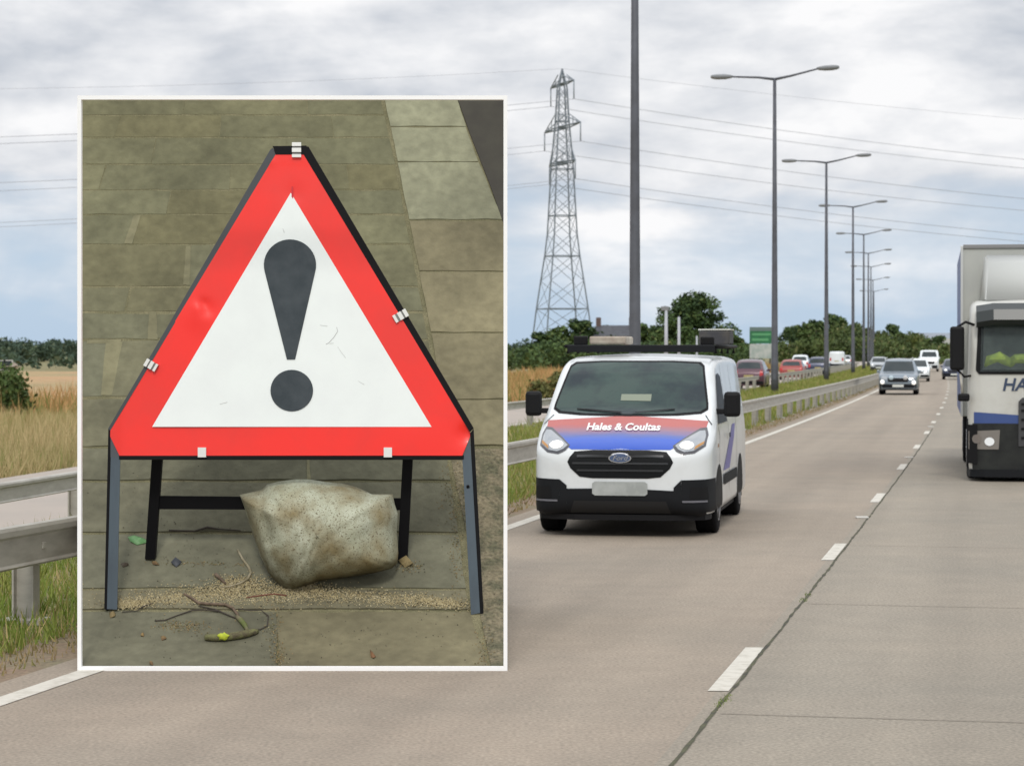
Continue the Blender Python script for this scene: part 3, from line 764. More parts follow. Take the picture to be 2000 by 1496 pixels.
for i in range(4): bm.faces.new((v[i], v[4+i], v[4+(i+1)%4], v[(i+1)%4]))
from_bm('cross_bar', bm, m_frame, sign)
def clip(cx, cy, ang, w, l, ridged=True):
    ca, sa = math.cos(R(ang)), math.sin(R(ang)); o = None
    def pl(nm, u0, u1, v0, v1, off, mat, par):
        return splate(nm, [(cx+u*ca-v*sa, cy+u*sa+v*ca) for u, v in ((u0,v0),(u1,v0),(u1,v1),(u0,v1))], .012, off, mat, par)
    if ridged:
        o = pl('clip', -w, w, -l, l, .026, m_rivet, sign)
        for a, b in ((-1,-.5),(-.25,.3),(.62,1)): pl('clip_ridge', -w-.4, w+.4, a*l, b*l, .036, m_clip, o)
    else: o = pl('clip', -w, w, -l, l, .032, m_clip, sign)
clip(580, 295, 0, 8.5, 14.5); clip(783, 618, 60, 7.5, 14.5); clip(296, 714, -60, 7.5, 12.5)
clip(395.5, 884, 0, 8, 9.5, False); clip(758, 884, 0, 8, 9.5, False)
# ------------------------------------------------------------------ sandbag over the stand's cross bar
BAG = [(468,966),(500,959),(513,955),(522,946),(545,940),(575,936),(605,936),(635,941),(668,944),(696,951),(716,960),(726,965),(767,965),(771,985),(777,1003),(775,1040),
       (778,1080),(776,1100),(765,1110),(735,1118),(700,1124),(660,1130),(620,1136),(600,1144),(572,1154),(556,1150),(540,1138),(522,1115),(508,1085),(498,1055),(486,1020),(477,990)]
bag_o = hit(620, 1135)
BARY = bp(500, 980).y
def bagY(py): return BARY-.06 + ((py-985)/165*(15.80-BARY+.06) if py > 985 else (985-py)*.0006)
vs = []; fs = []; st = []; bc = Vector((628, 1040)); NR = 22; nb = 128
def bpt(t):
    n = len(BAG); i = int(t*n) % n; f = t*n-int(t*n); a, b = BAG[i], BAG[(i+1) % n]; return a[0]+(b[0]-a[0])*f, a[1]+(b[1]-a[1])*f
for side in (1, -1):
    for r_ in range(NR if side == 1 else 8):
        q = (r_/(NR)) if side == 1 else (r_/8)
        q = max(.004, 1-r_/((NR if side == 1 else 8)-1))
        for j in range(nb):
            x, y = bpt(j/nb); px = bc.x+(x-bc.x)*q; py = bc.y+(y-bc.y)*q
            prof = (1-min(1,q)**3.0)**.62
            nz = .010*math.sin(px*.035+py*.02)+.012*math.sin(py*.05+px*.02)+.007*abs(math.sin(px*.09-py*.05))+.006*abs(math.sin(px*.21+py*.09))+.008*abs(math.sin((px+py*1.4)*.055))
            fold = -.05*math.exp(-((px-(735-(py-965)*.02))/22)**2)*max(0,min(1,(1100-py)/60))-.04*math.exp(-((px-512-(py-960)*.22)/9)**2)*(py < 1060)
            fold += .03*math.exp(-(((px-758)+(py-1095)*.9)/14)**2)*(py > 1040)
            d = ((.33*prof+nz*prof+fold*prof) if side == 1 else -.10*prof)
            vs.append(at(px, py, bagY(py))+Vector((0, -d, 0))-bag_o)
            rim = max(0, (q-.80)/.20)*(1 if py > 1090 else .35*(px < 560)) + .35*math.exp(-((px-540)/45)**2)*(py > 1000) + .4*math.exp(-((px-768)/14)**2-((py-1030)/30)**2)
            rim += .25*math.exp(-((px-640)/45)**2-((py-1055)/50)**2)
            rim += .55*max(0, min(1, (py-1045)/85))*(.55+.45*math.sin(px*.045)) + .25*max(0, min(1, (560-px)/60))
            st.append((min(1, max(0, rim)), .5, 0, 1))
N1 = NR*nb
def rings(base, cnt, flip):
    for i in range(cnt-1):
        for j in range(nb):
            f = (base+i*nb+j, base+i*nb+(j+1)%nb, base+(i+1)*nb+(j+1)%nb, base+(i+1)*nb+j)
            fs.append(f if flip else f[::-1])
rings(0, NR, False); rings(N1, 8, True)
fs.append(tuple(range((NR-1)*nb, NR*nb))); fs.append(tuple(range(N1+7*nb, N1+8*nb))[::-1])
mb = bpy.data.materials.new('stained_sack'); mb.use_nodes = True; t = mb.node_tree; b = t.nodes['Principled BSDF']; b.inputs['Roughness'].default_value = .75
def nz_(scale, lo, hi, det=5, stretch=None):
    n = t.nodes.new('ShaderNodeTexNoise'); n.inputs['Scale'].default_value = scale; n.inputs['Detail'].default_value = det
    tcn = t.nodes.new('ShaderNodeTexCoord'); mp = t.nodes.new('ShaderNodeMapping'); mp.inputs['Scale'].default_value = stretch or (1,1,1)
    t.links.new(tcn.outputs['Object'], mp.inputs[0]); t.links.new(mp.outputs[0], n.inputs['Vector'])
    m = t.nodes.new('ShaderNodeMapRange'); m.inputs[1].default_value = lo; m.inputs[2].default_value = hi; t.links.new(n.outputs[0], m.inputs[0]); return m.outputs[0]
def mx_(f, a, b2):
    m = t.nodes.new('ShaderNodeMixRGB'); t.links.new(f, m.inputs[0])
    for i, v in ((1, a), (2, b2)):
        if isinstance(v, tuple): m.inputs[i].default_value = (*v, 1)
        else: t.links.new(v, m.inputs[i])
    return m.outputs[0]
at_ = t.nodes.new('ShaderNodeAttribute'); at_.attribute_name = 'tint'; sx = t.nodes.new('ShaderNodeSeparateXYZ'); t.links.new(at_.outputs['Vector'], sx.inputs[0])
c1 = mx_(nz_(3, .4, .65), (.44,.455,.345), (.34,.35,.24))
c1 = mx_(nz_(1.0, .45, .65, 4, (30,1,9)), c1, (.37,.375,.27))
c2 = mx_(nz_(4.0, .44, .68, 9), c1, (.21,.165,.075))
c3 = mx_(nz_(75, .57, .68, 5), c2, (.11,.085,.04))
c3 = mx_(nz_(150, .58, .70, 3), c3, (.13,.11,.06))
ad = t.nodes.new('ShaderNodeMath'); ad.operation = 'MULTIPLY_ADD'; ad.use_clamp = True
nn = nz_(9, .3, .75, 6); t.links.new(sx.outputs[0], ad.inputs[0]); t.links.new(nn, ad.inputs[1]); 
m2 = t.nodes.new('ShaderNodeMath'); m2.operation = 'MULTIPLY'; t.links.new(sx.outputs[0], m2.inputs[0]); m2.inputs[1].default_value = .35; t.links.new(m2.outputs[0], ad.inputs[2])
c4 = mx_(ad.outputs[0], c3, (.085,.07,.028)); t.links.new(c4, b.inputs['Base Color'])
nb_ = t.nodes.new('ShaderNodeTexNoise'); nb_.inputs['Scale'].default_value = 38; nb_.inputs['Detail'].default_value = 8; bpn = t.nodes.new('ShaderNodeBump'); bpn.inputs['Strength'].default_value = .35; bpn.inputs['Distance'].default_value = .01
t.links.new(nb_.outputs[0], bpn.inputs['Height']); t.links.new(bpn.outputs[0], b.inputs['Normal'])
bag = from_py('sandbag', vs, fs, mb, None, True, st); bag.location = bag_o
tag(bag, 'grubby pale green stained sandbag draped over the stand\'s rear cross bar', 'sandbag')
# ------------------------------------------------------------------ litter on the paving
def litter(name, pts, mat, label, cat, h=.004, n=7, group=None):
    P = [hit(x, y)+Vector((0, -h*.3, h+r_*.9)) for x, y, r_ in pts]; o0 = P[0]
    o = tubes(name, [([p-o0 for p in P], [r_ for _, _, r_ in pts])], mat, None, n); o.location = o0
    return tag(o, label, cat, group)
m_tw = M('twig_bark', (.10,.07,.045), .8, col2=(.17,.12,.08), scale=20, bump=.4)
m_pale = M('pale_stem', (.30,.26,.17), .7, col2=(.20,.17,.10), scale=20)
m_dk = M('dark_twig', (.05,.04,.03), .85)
st1 = litter('stick', [(401,1251,.022),(420,1253,.025),(450,1251,.026),(478,1246,.025),(497,1240,.021),(504,1236,.012)], M('mossy_bark', (.09,.075,.04), .85, col2=(.15,.15,.06), scale=25, bump=.5),
      'short thick stick with a bright yellow patch lying at the front of the paving', 'stick')
bm = bmesh.new(); bmesh.ops.create_icosphere(bm, subdivisions=3, radius=1)
pc = hit(437, 1252)+Vector((0,-.022,.034))-st1.location
for v in bm.verts: v.co = Vector((v.co.x*.036*(1+.2*math.sin(v.co.z*5)), v.co.y*.016, v.co.z*.024*(1+.15*math.sin(v.co.x*7))))+pc
from_bm('yellow_patch', bm, M('yellow_lichen', (.50,.55,.03), .7, col2=(.35,.42,.03), scale=40), st1, True)
litter('twig', [(360,1163,.008),(372,1170,.010),(388,1181,.010),(410,1183,.010),(440,1184,.010),(455,1191,.010),(463,1202,.010),(466,1211,.009)], m_tw, 'longest forked brown twig in front of the sandbag', 'twig')
litter('twig', [(462,1208,.012),(470,1216,.018),(478,1226,.017),(484,1236,.010)], M('mossy_twig', (.10,.12,.03), .8, col2=(.16,.14,.08), scale=15), 'stubby mossy green twig touching the thick stick', 'twig')
litter('twig', [(302,1214,.004),(322,1213,.004),(345,1204,.004),(375,1194,.005),(400,1193,.005),(432,1196,.005)], m_dk, 'thin dark arching twig left of the thick stick', 'twig')
litter('twig', [(388,1185,.004),(420,1192,.005),(450,1205,.005),(466,1211,.005)], m_dk, 'thin straight twig crossing under the longest forked twig', 'twig')
litter('twig', [(464,1076,.006),(474,1095,.008),(486,1111,.009),(490,1122,.009),(484,1134,.009),(470,1142,.008),(452,1147,.006),(430,1149,.004)], m_pale, 'pale curved stem left of the sandbag', 'twig')
litter('twig', [(421,1126,.013),(430,1133,.011),(441,1143,.008)], m_tw, 'short dark stub of twig beside the pale curved stem', 'twig')
litter('twig', [(481,1169,.004),(510,1165,.005),(535,1162,.005),(560,1165,.004)], M('red_twig', (.16,.05,.03), .7), 'thin reddish twig just in front of the sandbag', 'twig')
litter('twig', [(238,1197,.003),(268,1194,.003),(280,1186,.004),(298,1180,.003)], m_dk, 'hair-thin dark twig beside the sign\'s left front leg', 'twig')
litter('twig', [(465,1191,.004),(490,1194,.004),(510,1193,.003),(524,1204,.004),(522,1224,.004),(508,1231,.004),(496,1230,.003)], m_dk, 'thin twig hooked round to the right of the mossy twig', 'twig')
litter('twig', [(330,1038,.006),(380,1040,.007),(405,1033,.009),(430,1036,.006),(470,1038,.004)], m_dk, 'dark twig lying in the joint behind the stand\'s left rear leg', 'twig')
def leafy(pts, mat, label, cat='leaf', name='leaf', lift=.010, group=None):
    cx_ = sum(p[0] for p in pts)/len(pts); cy_ = sum(p[1] for p in pts)/len(pts); k_ = 1 if name == 'leaf' and 'green' in label else .8
    pts = [(cx_+(x-cx_)*k_*(1.25 if i % 2 else .8), cy_+(y-cy_)*k_*(.8 if i % 2 else 1.1)) for i, (x, y) in enumerate(pts)]
    P = [hit(x, y)+Vector((0, 0, .004+lift*(i % 2))) for i, (x, y) in enumerate(pts)]
    o0 = P[0]; c_ = sum(P, Vector())/len(P)+Vector((0, -.01, lift*1.5)); bm = bmesh.new()
    v = [bm.verts.new(p-o0) for p in P]; w = [bm.verts.new(p-o0-Vector((0,0,.004))) for p in P]; ct = bm.verts.new(c_-o0); cb = bm.verts.new(c_-o0-Vector((0,0,.004)))
    n = len(v)
    for i in range(n):
        j = (i+1) % n
        bm.faces.new((v[i], v[j], ct)); bm.faces.new((w[j], w[i], cb)); bm.faces.new((v[j], v[i], w[i], w[j]))
    o = from_bm(name, bm, mat, None, True); o.location = o0; return tag(o, label, cat, group)
leafy([(246,1050),(262,1047),(284,1052),(286,1063),(268,1064),(258,1062),(252,1058)], M('green_leaf', (.10,.26,.08), .5, col2=(.16,.33,.13), scale=30), 'small bright green leaf beside the stand\'s left rear leg')
m_bl = M('brown_leaf', (.12,.07,.03), .8, col2=(.24,.16,.06), scale=30)
leafy([(232,1101),(242,1105),(254,1099),(251,1107),(238,1109)], M('dark_brown_leaf', (.07,.05,.03), .7), 'dark curled leaf next to the sign\'s left front leg')
leafy([(332,1100),(340,1096),(352,1099),(355,1106),(345,1109),(334,1107)], M('dark_pebble', (.05,.055,.065), .6), 'small dark bluish pebble on the paving behind the twigs', 'pebble', 'pebble', .025)
leafy([(311,1243),(320,1248),(327,1244),(325,1251),(314,1252)], m_bl, 'tiny brown leaf curl left of the thick stick')
leafy([(273,1240),(281,1238),(283,1244),(275,1245)], m_bl, 'tiny brown flake nearest the left, above the frame\'s lower edge')
leafy([(290,1291),(298,1296),(302,1301),(292,1300)], m_bl, 'brown crumpled leaf at the bottom edge of the frame')
leafy([(720,1268),(728,1276),(738,1283),(730,1292),(722,1284)], M('rust_leaf', (.17,.08,.03), .7), 'lone curled rust brown leaf at the front right of the paving')
leafy([(780,1090),(795,1096),(812,1102),(806,1112),(790,1110),(778,1104)], M('straw_litter', (.17,.13,.055), .8, col2=(.26,.20,.09), scale=40), 'clump of straw coloured litter at the right rear foot of the stand', 'litter', 'litter', .03)
leafy([(292,1096),(305,1098),(316,1104),(305,1108),(296,1103)], m_bl, 'brown leaf litter at the left rear foot of the stand')
leafy([(210,1196),(222,1194),(230,1200),(224,1210),(212,1208)], M('tan_litter', (.19,.14,.06), .8), 'small tan scrap at the foot of the left front leg', 'litter', 'litter', .012)
# grit and seed husks
def grit(name, spots, n, cols, label, seed, smin=.002, smax=.006):
    r = np.random.default_rng(seed); V = []; C = []
    for _ in range(n):
        s0 = spots[r.integers(len(spots))]
        x = r.normal(s0[0], s0[2]); y = r.normal(s0[1]+(x-s0[0])*s0[4], s0[3])
        if not (L_+3 < x < R_-3 and 880 < y < 1300): continue
        p = np.array(hit(x, y)); s = r.uniform(smin, smax); p[2] += s*.4+.002
        col = np.array(cols[r.choice(len(cols), p=[.55,.25,.12,.08])])*r.uniform(.75, 1.25)
        T = p+np.array([0,0,s]); q = [p+np.array([math.cos(a)*s*1.3, math.sin(a)*s, -s*.3]) for a in (r.random()*6+np.array([0, 2.1, 4.2]))]
        for i in range(3): V.append([q[i], q[(i+1)%3], T]); C.append(col)
    return tag(quads(name, np.array(V), 3, attr_mat('grit', .9), None, np.array(C)), label, 'grit', None, 'stuff')
SAND = [(.36,.30,.165),(.26,.21,.11),(.46,.40,.26),(.045,.035,.022)]
grit('grit', [(330,1170,55,7,-.05),(430,1160,50,11,-.02),(520,1158,60,11,0),(640,1163,70,7,.02),(780,1172,60,7,.05),(860,1178,30,5,.1),(250,1180,20,5,0),(470,1140,28,9,0),(590,1150,30,7,0),(500,1165,190,10,.02)], 11000, SAND, 'sandy grit and seed husks spread along the front of the sandbag', 21)
grit('husks', [(370,1225,26,7,0),(340,1222,25,5,0),(535,1230,10,30,0),(545,1290,8,20,0),(400,1101,60,2.5,.03),(890,1080,8,40,.5),(900,1000,14,60,0),(945,1270,10,25,0),(800,1108,14,5,0),(880,960,12,25,0)], 1500,
     [(.22,.16,.075),(.13,.12,.055),(.27,.24,.14),(.05,.04,.024)], 'small husks and moss gathered in the joints of the paving', 22)
grit('specks', [(500,1100,220,120,0),(600,1240,250,45,0),(300,1000,100,80,0)], 420, [(.06,.055,.04),(.10,.09,.06),(.25,.22,.14),(.035,.03,.02)], 'dark specks scattered over the slabs', 23, .002, .005)
# ------------------------------------------------------------------ vehicles
def loft(name, st, mat, parent, belt, roof, tum, zcrown=.03, smooth=True):
    """body from cross sections. st: (y, zb, zt, hw, rx, rz). Returns object and its BVH"""
    bm = bmesh.new(); rings = []
    for y, zb, zt, hw, rx, rz in st:
        def tf(z): return 1-(tum*max(0, z-belt)/(roof-belt))
        half = [(0, zb), (hw*.5, zb), (hw*.90, zb), (hw*.985, zb+.035), (hw, zb+.10)]
        ztop = max(zt-rz, zb+.12)
        for i in range(1, 10):
            z_ = zb+.10+(ztop-zb-.10)*i/9; half.append((hw*tf(z_), z_))
        xs_ = hw*tf(ztop); rh = zt-ztop
        for i in range(1, 7):
            a = math.pi/2*i/6; half.append((xs_-rx*(1-math.cos(a)), ztop+rh*math.sin(a)*(1-zcrown/ max(.05, rh) *.0)))
        x_end = xs_-rx
        for i in range(1, 6): 
            f = i/5; half.append((x_end*(1-f), zt+zcrown*math.sin(f*math.pi/2)))
        ring = [bm.verts.new((x, y, z_)) for x, z_ in half]+[bm.verts.new((-x, y, z_)) for x, z_ in half[-2:0:-1]]
        rings.append(ring)
    n = len(rings[0])
    for a, b in zip(rings, rings[1:]):
        for k in range(n): bm.faces.new((a[k], a[(k+1)%n], b[(k+1)%n], b[k]))
    # end caps as strips so that they shade well
    for ring in (rings[0], rings[-1]):
        h = n//2
        for k in range(h):
            q = [ring[k], ring[(k+1)], ring[(n-k-1) % n], ring[(n-k) % n]]
            q2 = []
            for v in q:
                if v not in q2: q2.append(v)
            if len(q2) > 2:
                try: bm.faces.new(q2)
                except ValueError: pass
    bmesh.ops.recalc_face_normals(bm, faces=bm.faces)
    bvh = BVHTree.FromBMesh(bm)
    o = from_bm(name, bm, mat, parent, smooth)
    return o, bvh
def proj(bvh, axis, a, b, off):
    if axis == 'front': o, d = Vector((a, -6, b)), Vector((0, 1, 0))
    elif axis == 'back': o, d = Vector((a, 14, b)), Vector((0, -1, 0))
    elif axis == 'right': o, d = Vector((6, a, b)), Vector((-1, 0, 0))
    else: o, d = Vector((-6, a, b)), Vector((1, 0, 0))
    h, nrm, _, _ = bvh.ray_cast(o, d)
    if h is None: return None
    if nrm.dot(d) > 0: nrm = -nrm
    return h+nrm*off
def patch(name, bvh, axis, polys, off, mat, parent, step=.04, smooth=True):
    """a panel that follows the body's surface; polys: convex outlines in the plane of view"""
    bm = bmesh.new(); lift = off
    for poly in polys:
        b2 = bmesh.new()
        x0, x1 = min(p[0] for p in poly), max(p[0] for p in poly); y0, y1 = min(p[1] for p in poly), max(p[1] for p in poly)
        nx, ny = max(2, int((x1-x0)/step)), max(2, int((y1-y0)/step))
        bmesh.ops.create_grid(b2, x_segments=nx, y_segments=ny, size=.5, matrix=Matrix.Translation(((x0+x1)/2, (y0+y1)/2, 0)) @ Matrix.Diagonal((x1-x0, y1-y0, 1, 1)))
        clip_poly(b2, poly)
        dead = []
        for v in b2.verts:
            p = proj(bvh, axis, v.co.x, v.co.y, off)
            if p is None: dead.append(v)
            else: v.co = p
        if dead: bmesh.ops.delete(b2, geom=dead, context='VERTS')
        me = bpy.data.meshes.new('t'); b2.to_mesh(me); b2.free(); bm.from_mesh(me); bpy.data.meshes.remove(me)
    if not len(bm.faces): bm.free(); return None
    return from_bm(name, bm, mat, parent, smooth, normals=True)
def mir(poly): return [(-x, z_) for x, z_ in poly][::-1]
def ell(cx, cz, rx, rz, n=18): return [(cx+rx*math.cos(2*math.pi*i/n), cz+rz*math.sin(2*math.pi*i/n)) for i in range(n)]
m_alloy = M('wheel_alloy', (.28,.28,.29), .4, .6)
def wheel(parent, x, y, r, w, side, name='wheel', rimmat=None):
    bm = bmesh.new()
    lathe_x(bm, [(r*.6, -w/2), (r*.93, -w/2), (r*.99, -w*.42), (r, -w*.3), (r*.985, -w*.1), (r, 0), (r*.985, w*.1), (r, w*.3), (r*.99, w*.42), (r*.93, w/2), (r*.6, w/2)], x, y, r)
    t_ = from_bm(name, bm, m_tyre, parent, True)
    bm = bmesh.new(); s = side
    lathe_x(bm, [(r*.62, s*w*.50), (r*.62, s*w*.53), (r*.55, s*w*.50), (r*.5, s*w*.30), (r*.2, s*w*.34), (r*.12, s*w*.44), (.01, s*w*.44)], x, y, r, 20)
    for k in range(5):
        a = 2*math.pi*k/5; tube(bm, [(x+s*w*.40, y+r*.12*math.cos(a), r+r*.12*math.sin(a)), (x+s*w*.44, y+r*.58*math.cos(a), r+r*.58*math.sin(a))], r*.07, 6)
    from_bm('rim', bm, rimmat or m_alloy, t_, True)
    return t_
def headlamp_mat(nm, e): 
    m = M(nm, (.75,.78,.8), .15, coat=.5); b = m.node_tree.nodes['Principled BSDF']
    b.inputs['Emission Color'].default_value = (1, .93, .82, 1); b.inputs['Emission Strength'].default_value = e; return m
m_hl = headlamp_mat('lit_headlamp_bulb', .9)
m_lens = M('headlamp_lens', (.34,.36,.38), .12, .3, coat=.8)
m_lensd = M('headlamp_bezel', (.05,.05,.06), .3, coat=.5)
m_plate = M('number_plate_white', (.62,.64,.60), .6)
# ---------- the white van
m_van = M('van_white_paint', (.70,.73,.74), .3, coat=.5, col2=(.60,.62,.62), scale=1.6, lo=.45, hi=.75)
van = empty('panel_van', (1.165, 25.42, 0), -R(10.0), label='white panel van with red and blue bonnet and black bumper driving towards the camera', cat='van')
VST = [(0,.42,.76,.52,.12,.06),(.012,.36,.86,.66,.14,.08),(.04,.30,.925,.77,.15,.09),(.09,.26,.965,.865,.16,.10),(.17,.235,1.01,.925,.16,.12),(.28,.225,1.06,.958,.16,.14),(.42,.22,1.12,.975,.15,.15),(.60,.22,1.20,.985,.13,.15),
       (.80,.22,1.285,.99,.10,.13),(.90,.22,1.335,.99,.10,.12),(1.0,.22,1.42,.99,.11,.13),(1.2,.22,1.59,.99,.12,.15),(1.4,.22,1.75,.99,.13,.15),(1.55,.22,1.845,.99,.13,.14),(1.68,.22,1.895,.99,.13,.13),(1.85,.22,1.925,.99,.13,.12),
       (2.2,.22,1.945,.99,.12,.11),(3.0,.22,1.955,.99,.12,.11),(4.0,.22,1.95,.99,.12,.11),(4.8,.24,1.93,.985,.12,.11),(4.93,.28,1.90,.965,.13,.12),(4.97,.34,1.84,.92,.14,.13)]
_, vb = loft('body', VST, m_van, van, 1.08, 1.95, .135)
P = lambda nm, ax, polys, off, mat, par=van, step=.035: patch(nm, vb, ax, polys, off, mat, par, step)
P('windscreen_surround', 'front', [[(-.80,1.315),(-.55,1.295),(0,1.285),(.55,1.295),(.80,1.315),(.87,1.36),(.865,1.42),(.77,1.845),(.72,1.885),(.4,1.90),(-.4,1.90),(-.72,1.885),(-.77,1.845),(-.865,1.42),(-.87,1.36)]], .005, m_black)
ws = P('windscreen', 'front', [[(-.78,1.335),(-.5,1.312),(0,1.305),(.5,1.312),(.78,1.335),(.845,1.375),(.84,1.42),(.75,1.825),(.70,1.86),(.4,1.877),(-.4,1.877),(-.70,1.86),(-.75,1.825),(-.84,1.42),(-.845,1.375)]], .009,
       M('windscreen_glass', (.040,.068,.060), .08, col2=(.018,.028,.034), scale=2.2, lo=.4, hi=.65, spec=.3))
P('paper', 'front', [[(-.12,1.45),(.22,1.445),(.22,1.52),(-.12,1.52)]], .013, M('dash_paper', (.22,.25,.19), .7), ws)
for s in (-1, 1):
    P('wiper', 'front', [[(s*.05-.02,1.315),(s*.05+.02,1.312),(s*.5,1.345),(s*.5,1.358)]] if s > 0 else [[(-.6,1.345),(-.1,1.310),(-.08,1.322),(-.6,1.360)]], .02, m_black)
# bonnet wrap, red running into blue
mbw = bpy.data.materials.new('bonnet_wrap'); mbw.use_nodes = True; t = mbw.node_tree; b = t.nodes['Principled BSDF']; b.inputs['Roughness'].default_value = .32; b.inputs['Coat Weight'].default_value = .5
tcn = t.nodes.new('ShaderNodeTexCoord'); sx = t.nodes.new('ShaderNodeSeparateXYZ'); t.links.new(tcn.outputs['Object'], sx.inputs[0])
ax_ = t.nodes.new('ShaderNodeMath'); ax_.operation = 'ABSOLUTE'; t.links.new(sx.outputs[0], ax_.inputs[0])
ma = t.nodes.new('ShaderNodeMath'); ma.operation = 'MULTIPLY_ADD'; t.links.new(ax_.outputs[0], ma.inputs[0]); ma.inputs[1].default_value = .03; t.links.new(sx.outputs[2], ma.inputs[2])
nn = t.nodes.new('ShaderNodeTexNoise'); nn.inputs['Scale'].default_value = 6; ma2 = t.nodes.new('ShaderNodeMath'); ma2.operation = 'MULTIPLY_ADD'
t.links.new(nn.outputs[0], ma2.inputs[0]); ma2.inputs[1].default_value = .06; t.links.new(ma.outputs[0], ma2.inputs[2])
rp = t.nodes.new('ShaderNodeValToRGB'); cr = rp.color_ramp; cr.elements[0].position = .0; cr.elements[0].color = (.006,.06,.42,1); cr.elements[1].position = 1; cr.elements[1].color = (.42,.065,.05,1)
for pos, c in ((.32,(.008,.08,.50,1)), (.44,(.05,.09,.34,1)), (.56,(.24,.11,.17,1)), (.72,(.42,.065,.05,1))): e = cr.elements.new(pos); e.color = c
mr = t.nodes.new('ShaderNodeMapRange'); mr.inputs[1].default_value = .93+.03; mr.inputs[2].default_value = 1.33+.03; t.links.new(ma2.outputs[0], mr.inputs[0]); t.links.new(mr.outputs[0], rp.inputs[0]); t.links.new(rp.outputs[0], b.inputs['Base Color'])
bon = P('bonnet_wrap', 'front', [[(-.83,1.345),(-.5,1.325),(0,1.318),(.5,1.325),(.83,1.345),(.90,1.27),(.88,1.16),(.54,.945),(-.54,.945),(-.88,1.16),(-.90,1.27)]], .004, mbw)
text_mesh('lettering', 'Hales & Coultas', .125, M('wrap_white_letters', (.80,.78,.76), .5), bon, lambda x, y: proj(vb, 'front', x-.02, 1.168+y*.80, .012) or Vector((x, 1, 1.18)), bold=.004)
for s in (1, -1): P('bonnet_seam', 'front', [[(s*.845,1.30),(s*.855,1.30),(s*.935,1.20),(s*.925,1.20)]], .006, m_black)
GR = [(-.575,.815),(-.55,.865),(-.50,.925),(-.3,.94),(.3,.94),(.50,.925),(.55,.865),(.575,.815),(.54,.745),(.44,.655),(.3,.64),(-.3,.64),(-.44,.655),(-.54,.745)]
gr = P('grille', 'front', [GR], .006, M('grille_black', (.004,.005,.006), .5, spec=.2))
m_gs = M('grille_slat', (.03,.032,.035), .25)
for z_, w in ((.875,.47),(.80,.52),(.725,.47)): P('slat', 'front', [[(-w,z_-.011),(w,z_-.011),(w,z_+.011),(-w,z_+.011)]], .016, m_gs, gr)
em = P('emblem', 'front', [ell(0,.855,.125,.052)], .022, m_chrome, gr, .015); P('emblem_field', 'front', [ell(0,.855,.112,.042)], .027, M('emblem_blue', (.05,.08,.16), .3, coat=.5), em, .015)
text_mesh('script', 'Ford', .085, m_chrome, em, lambda x, y: proj(vb, 'front', x, .855+y*.85, .030) or Vector((x, 0, .85)), shear=.3)
for s in (1, -1):
    f = (lambda p: p) if s == 1 else mir
    hl = P('headlight', 'front', [f([(.56,.985),(.60,.93),(.68,.895),(.80,.91),(.905,.98),(.915,1.10),(.89,1.175),(.82,1.165),(.66,1.06)])], .006, m_lensd)
    P('lens', 'front', [f([(.585,.985),(.625,.945),(.69,.92),(.79,.935),(.88,.99),(.89,1.09),(.875,1.14),(.82,1.135),(.67,1.045)])], .011, m_lens, hl)
    P('bulb', 'front', [ell(s*.71,.985,.075,.038)], .018, m_hl, hl, .02)
    P('indicator', 'front', [f([(.79,.945),(.88,1.0),(.885,1.03),(.80,.975)])], .016, M('indicator_amber', (.45,.22,.06), .3), hl)
m_bump = M('bumper_textured_black', (.008,.009,.011), .65, spec=.2)
bmp = P('bumper', 'front', [[(-1.05,.2),(-.66,.2),(-.66,.625),(-1.05,.635)],[(-.66,.2),(-.58,.2),(-.58,.56),(-.66,.625)],[(-.58,.2),(.58,.2),(.58,.545),(0,.535),(-.58,.56)],[(.58,.2),(.66,.2),(.66,.625),(.58,.545)],[(.66,.2),(1.05,.2),(1.05,.635),(.66,.625)]], .012, m_bump)
P('lower_intake', 'front', [[(-.55,.27),(.55,.27),(.50,.40),(-.50,.40)]], .016, M('intake_dark', (.006,.006,.007), .7), bmp)
for s in (1, -1):
    P('fog_recess', 'front', [[(s*.84-.09,.42),(s*.84+.09,.42),(s*.84+.08,.55),(s*.84-.08,.55)]], .016, m_black, bmp)
    P('trim_line', 'front', [[(s*.80-.13,.385),(s*.80+.12,.385),(s*.80+.12,.405),(s*.80-.13,.405)]], .018, M('bumper_trim', (.14,.14,.16), .4), bmp)
pl_ = P('number_plate', 'front', [[(-.30,.475),(-.27,.455),(.27,.455),(.30,.475),(.30,.585),(.27,.605),(-.27,.605),(-.30,.585)]], .022, M('blank_plate', (.40,.42,.41), .6, col2=(.30,.32,.31), scale=5))
# wheels, arches
m_sglass = M('side_glass', (.012,.016,.022), .35, spec=.12)
prism('undertray', [(-.50,.06),(.50,.06),(.78,.14),(.90,.24),(.94,.40),(.94,4.8),(-.94,4.8),(-.94,.40),(-.90,.24),(-.78,.14)], .06, m_black, van, lambda a, b, c: Vector((a, b, .185+c)))
for y in (.92, 3.85):
    for s in (1, -1):
        ax = 'right' if s > 0 else 'left'
        P('wheel_arch', ax, [[(y+.42*math.cos(R(a)), max(.2, .34+.42*math.sin(R(a)))) for a in range(-20, 201, 12)]], .004, m_black)
        wheel(van, s*.865, y, .345, .235, s)
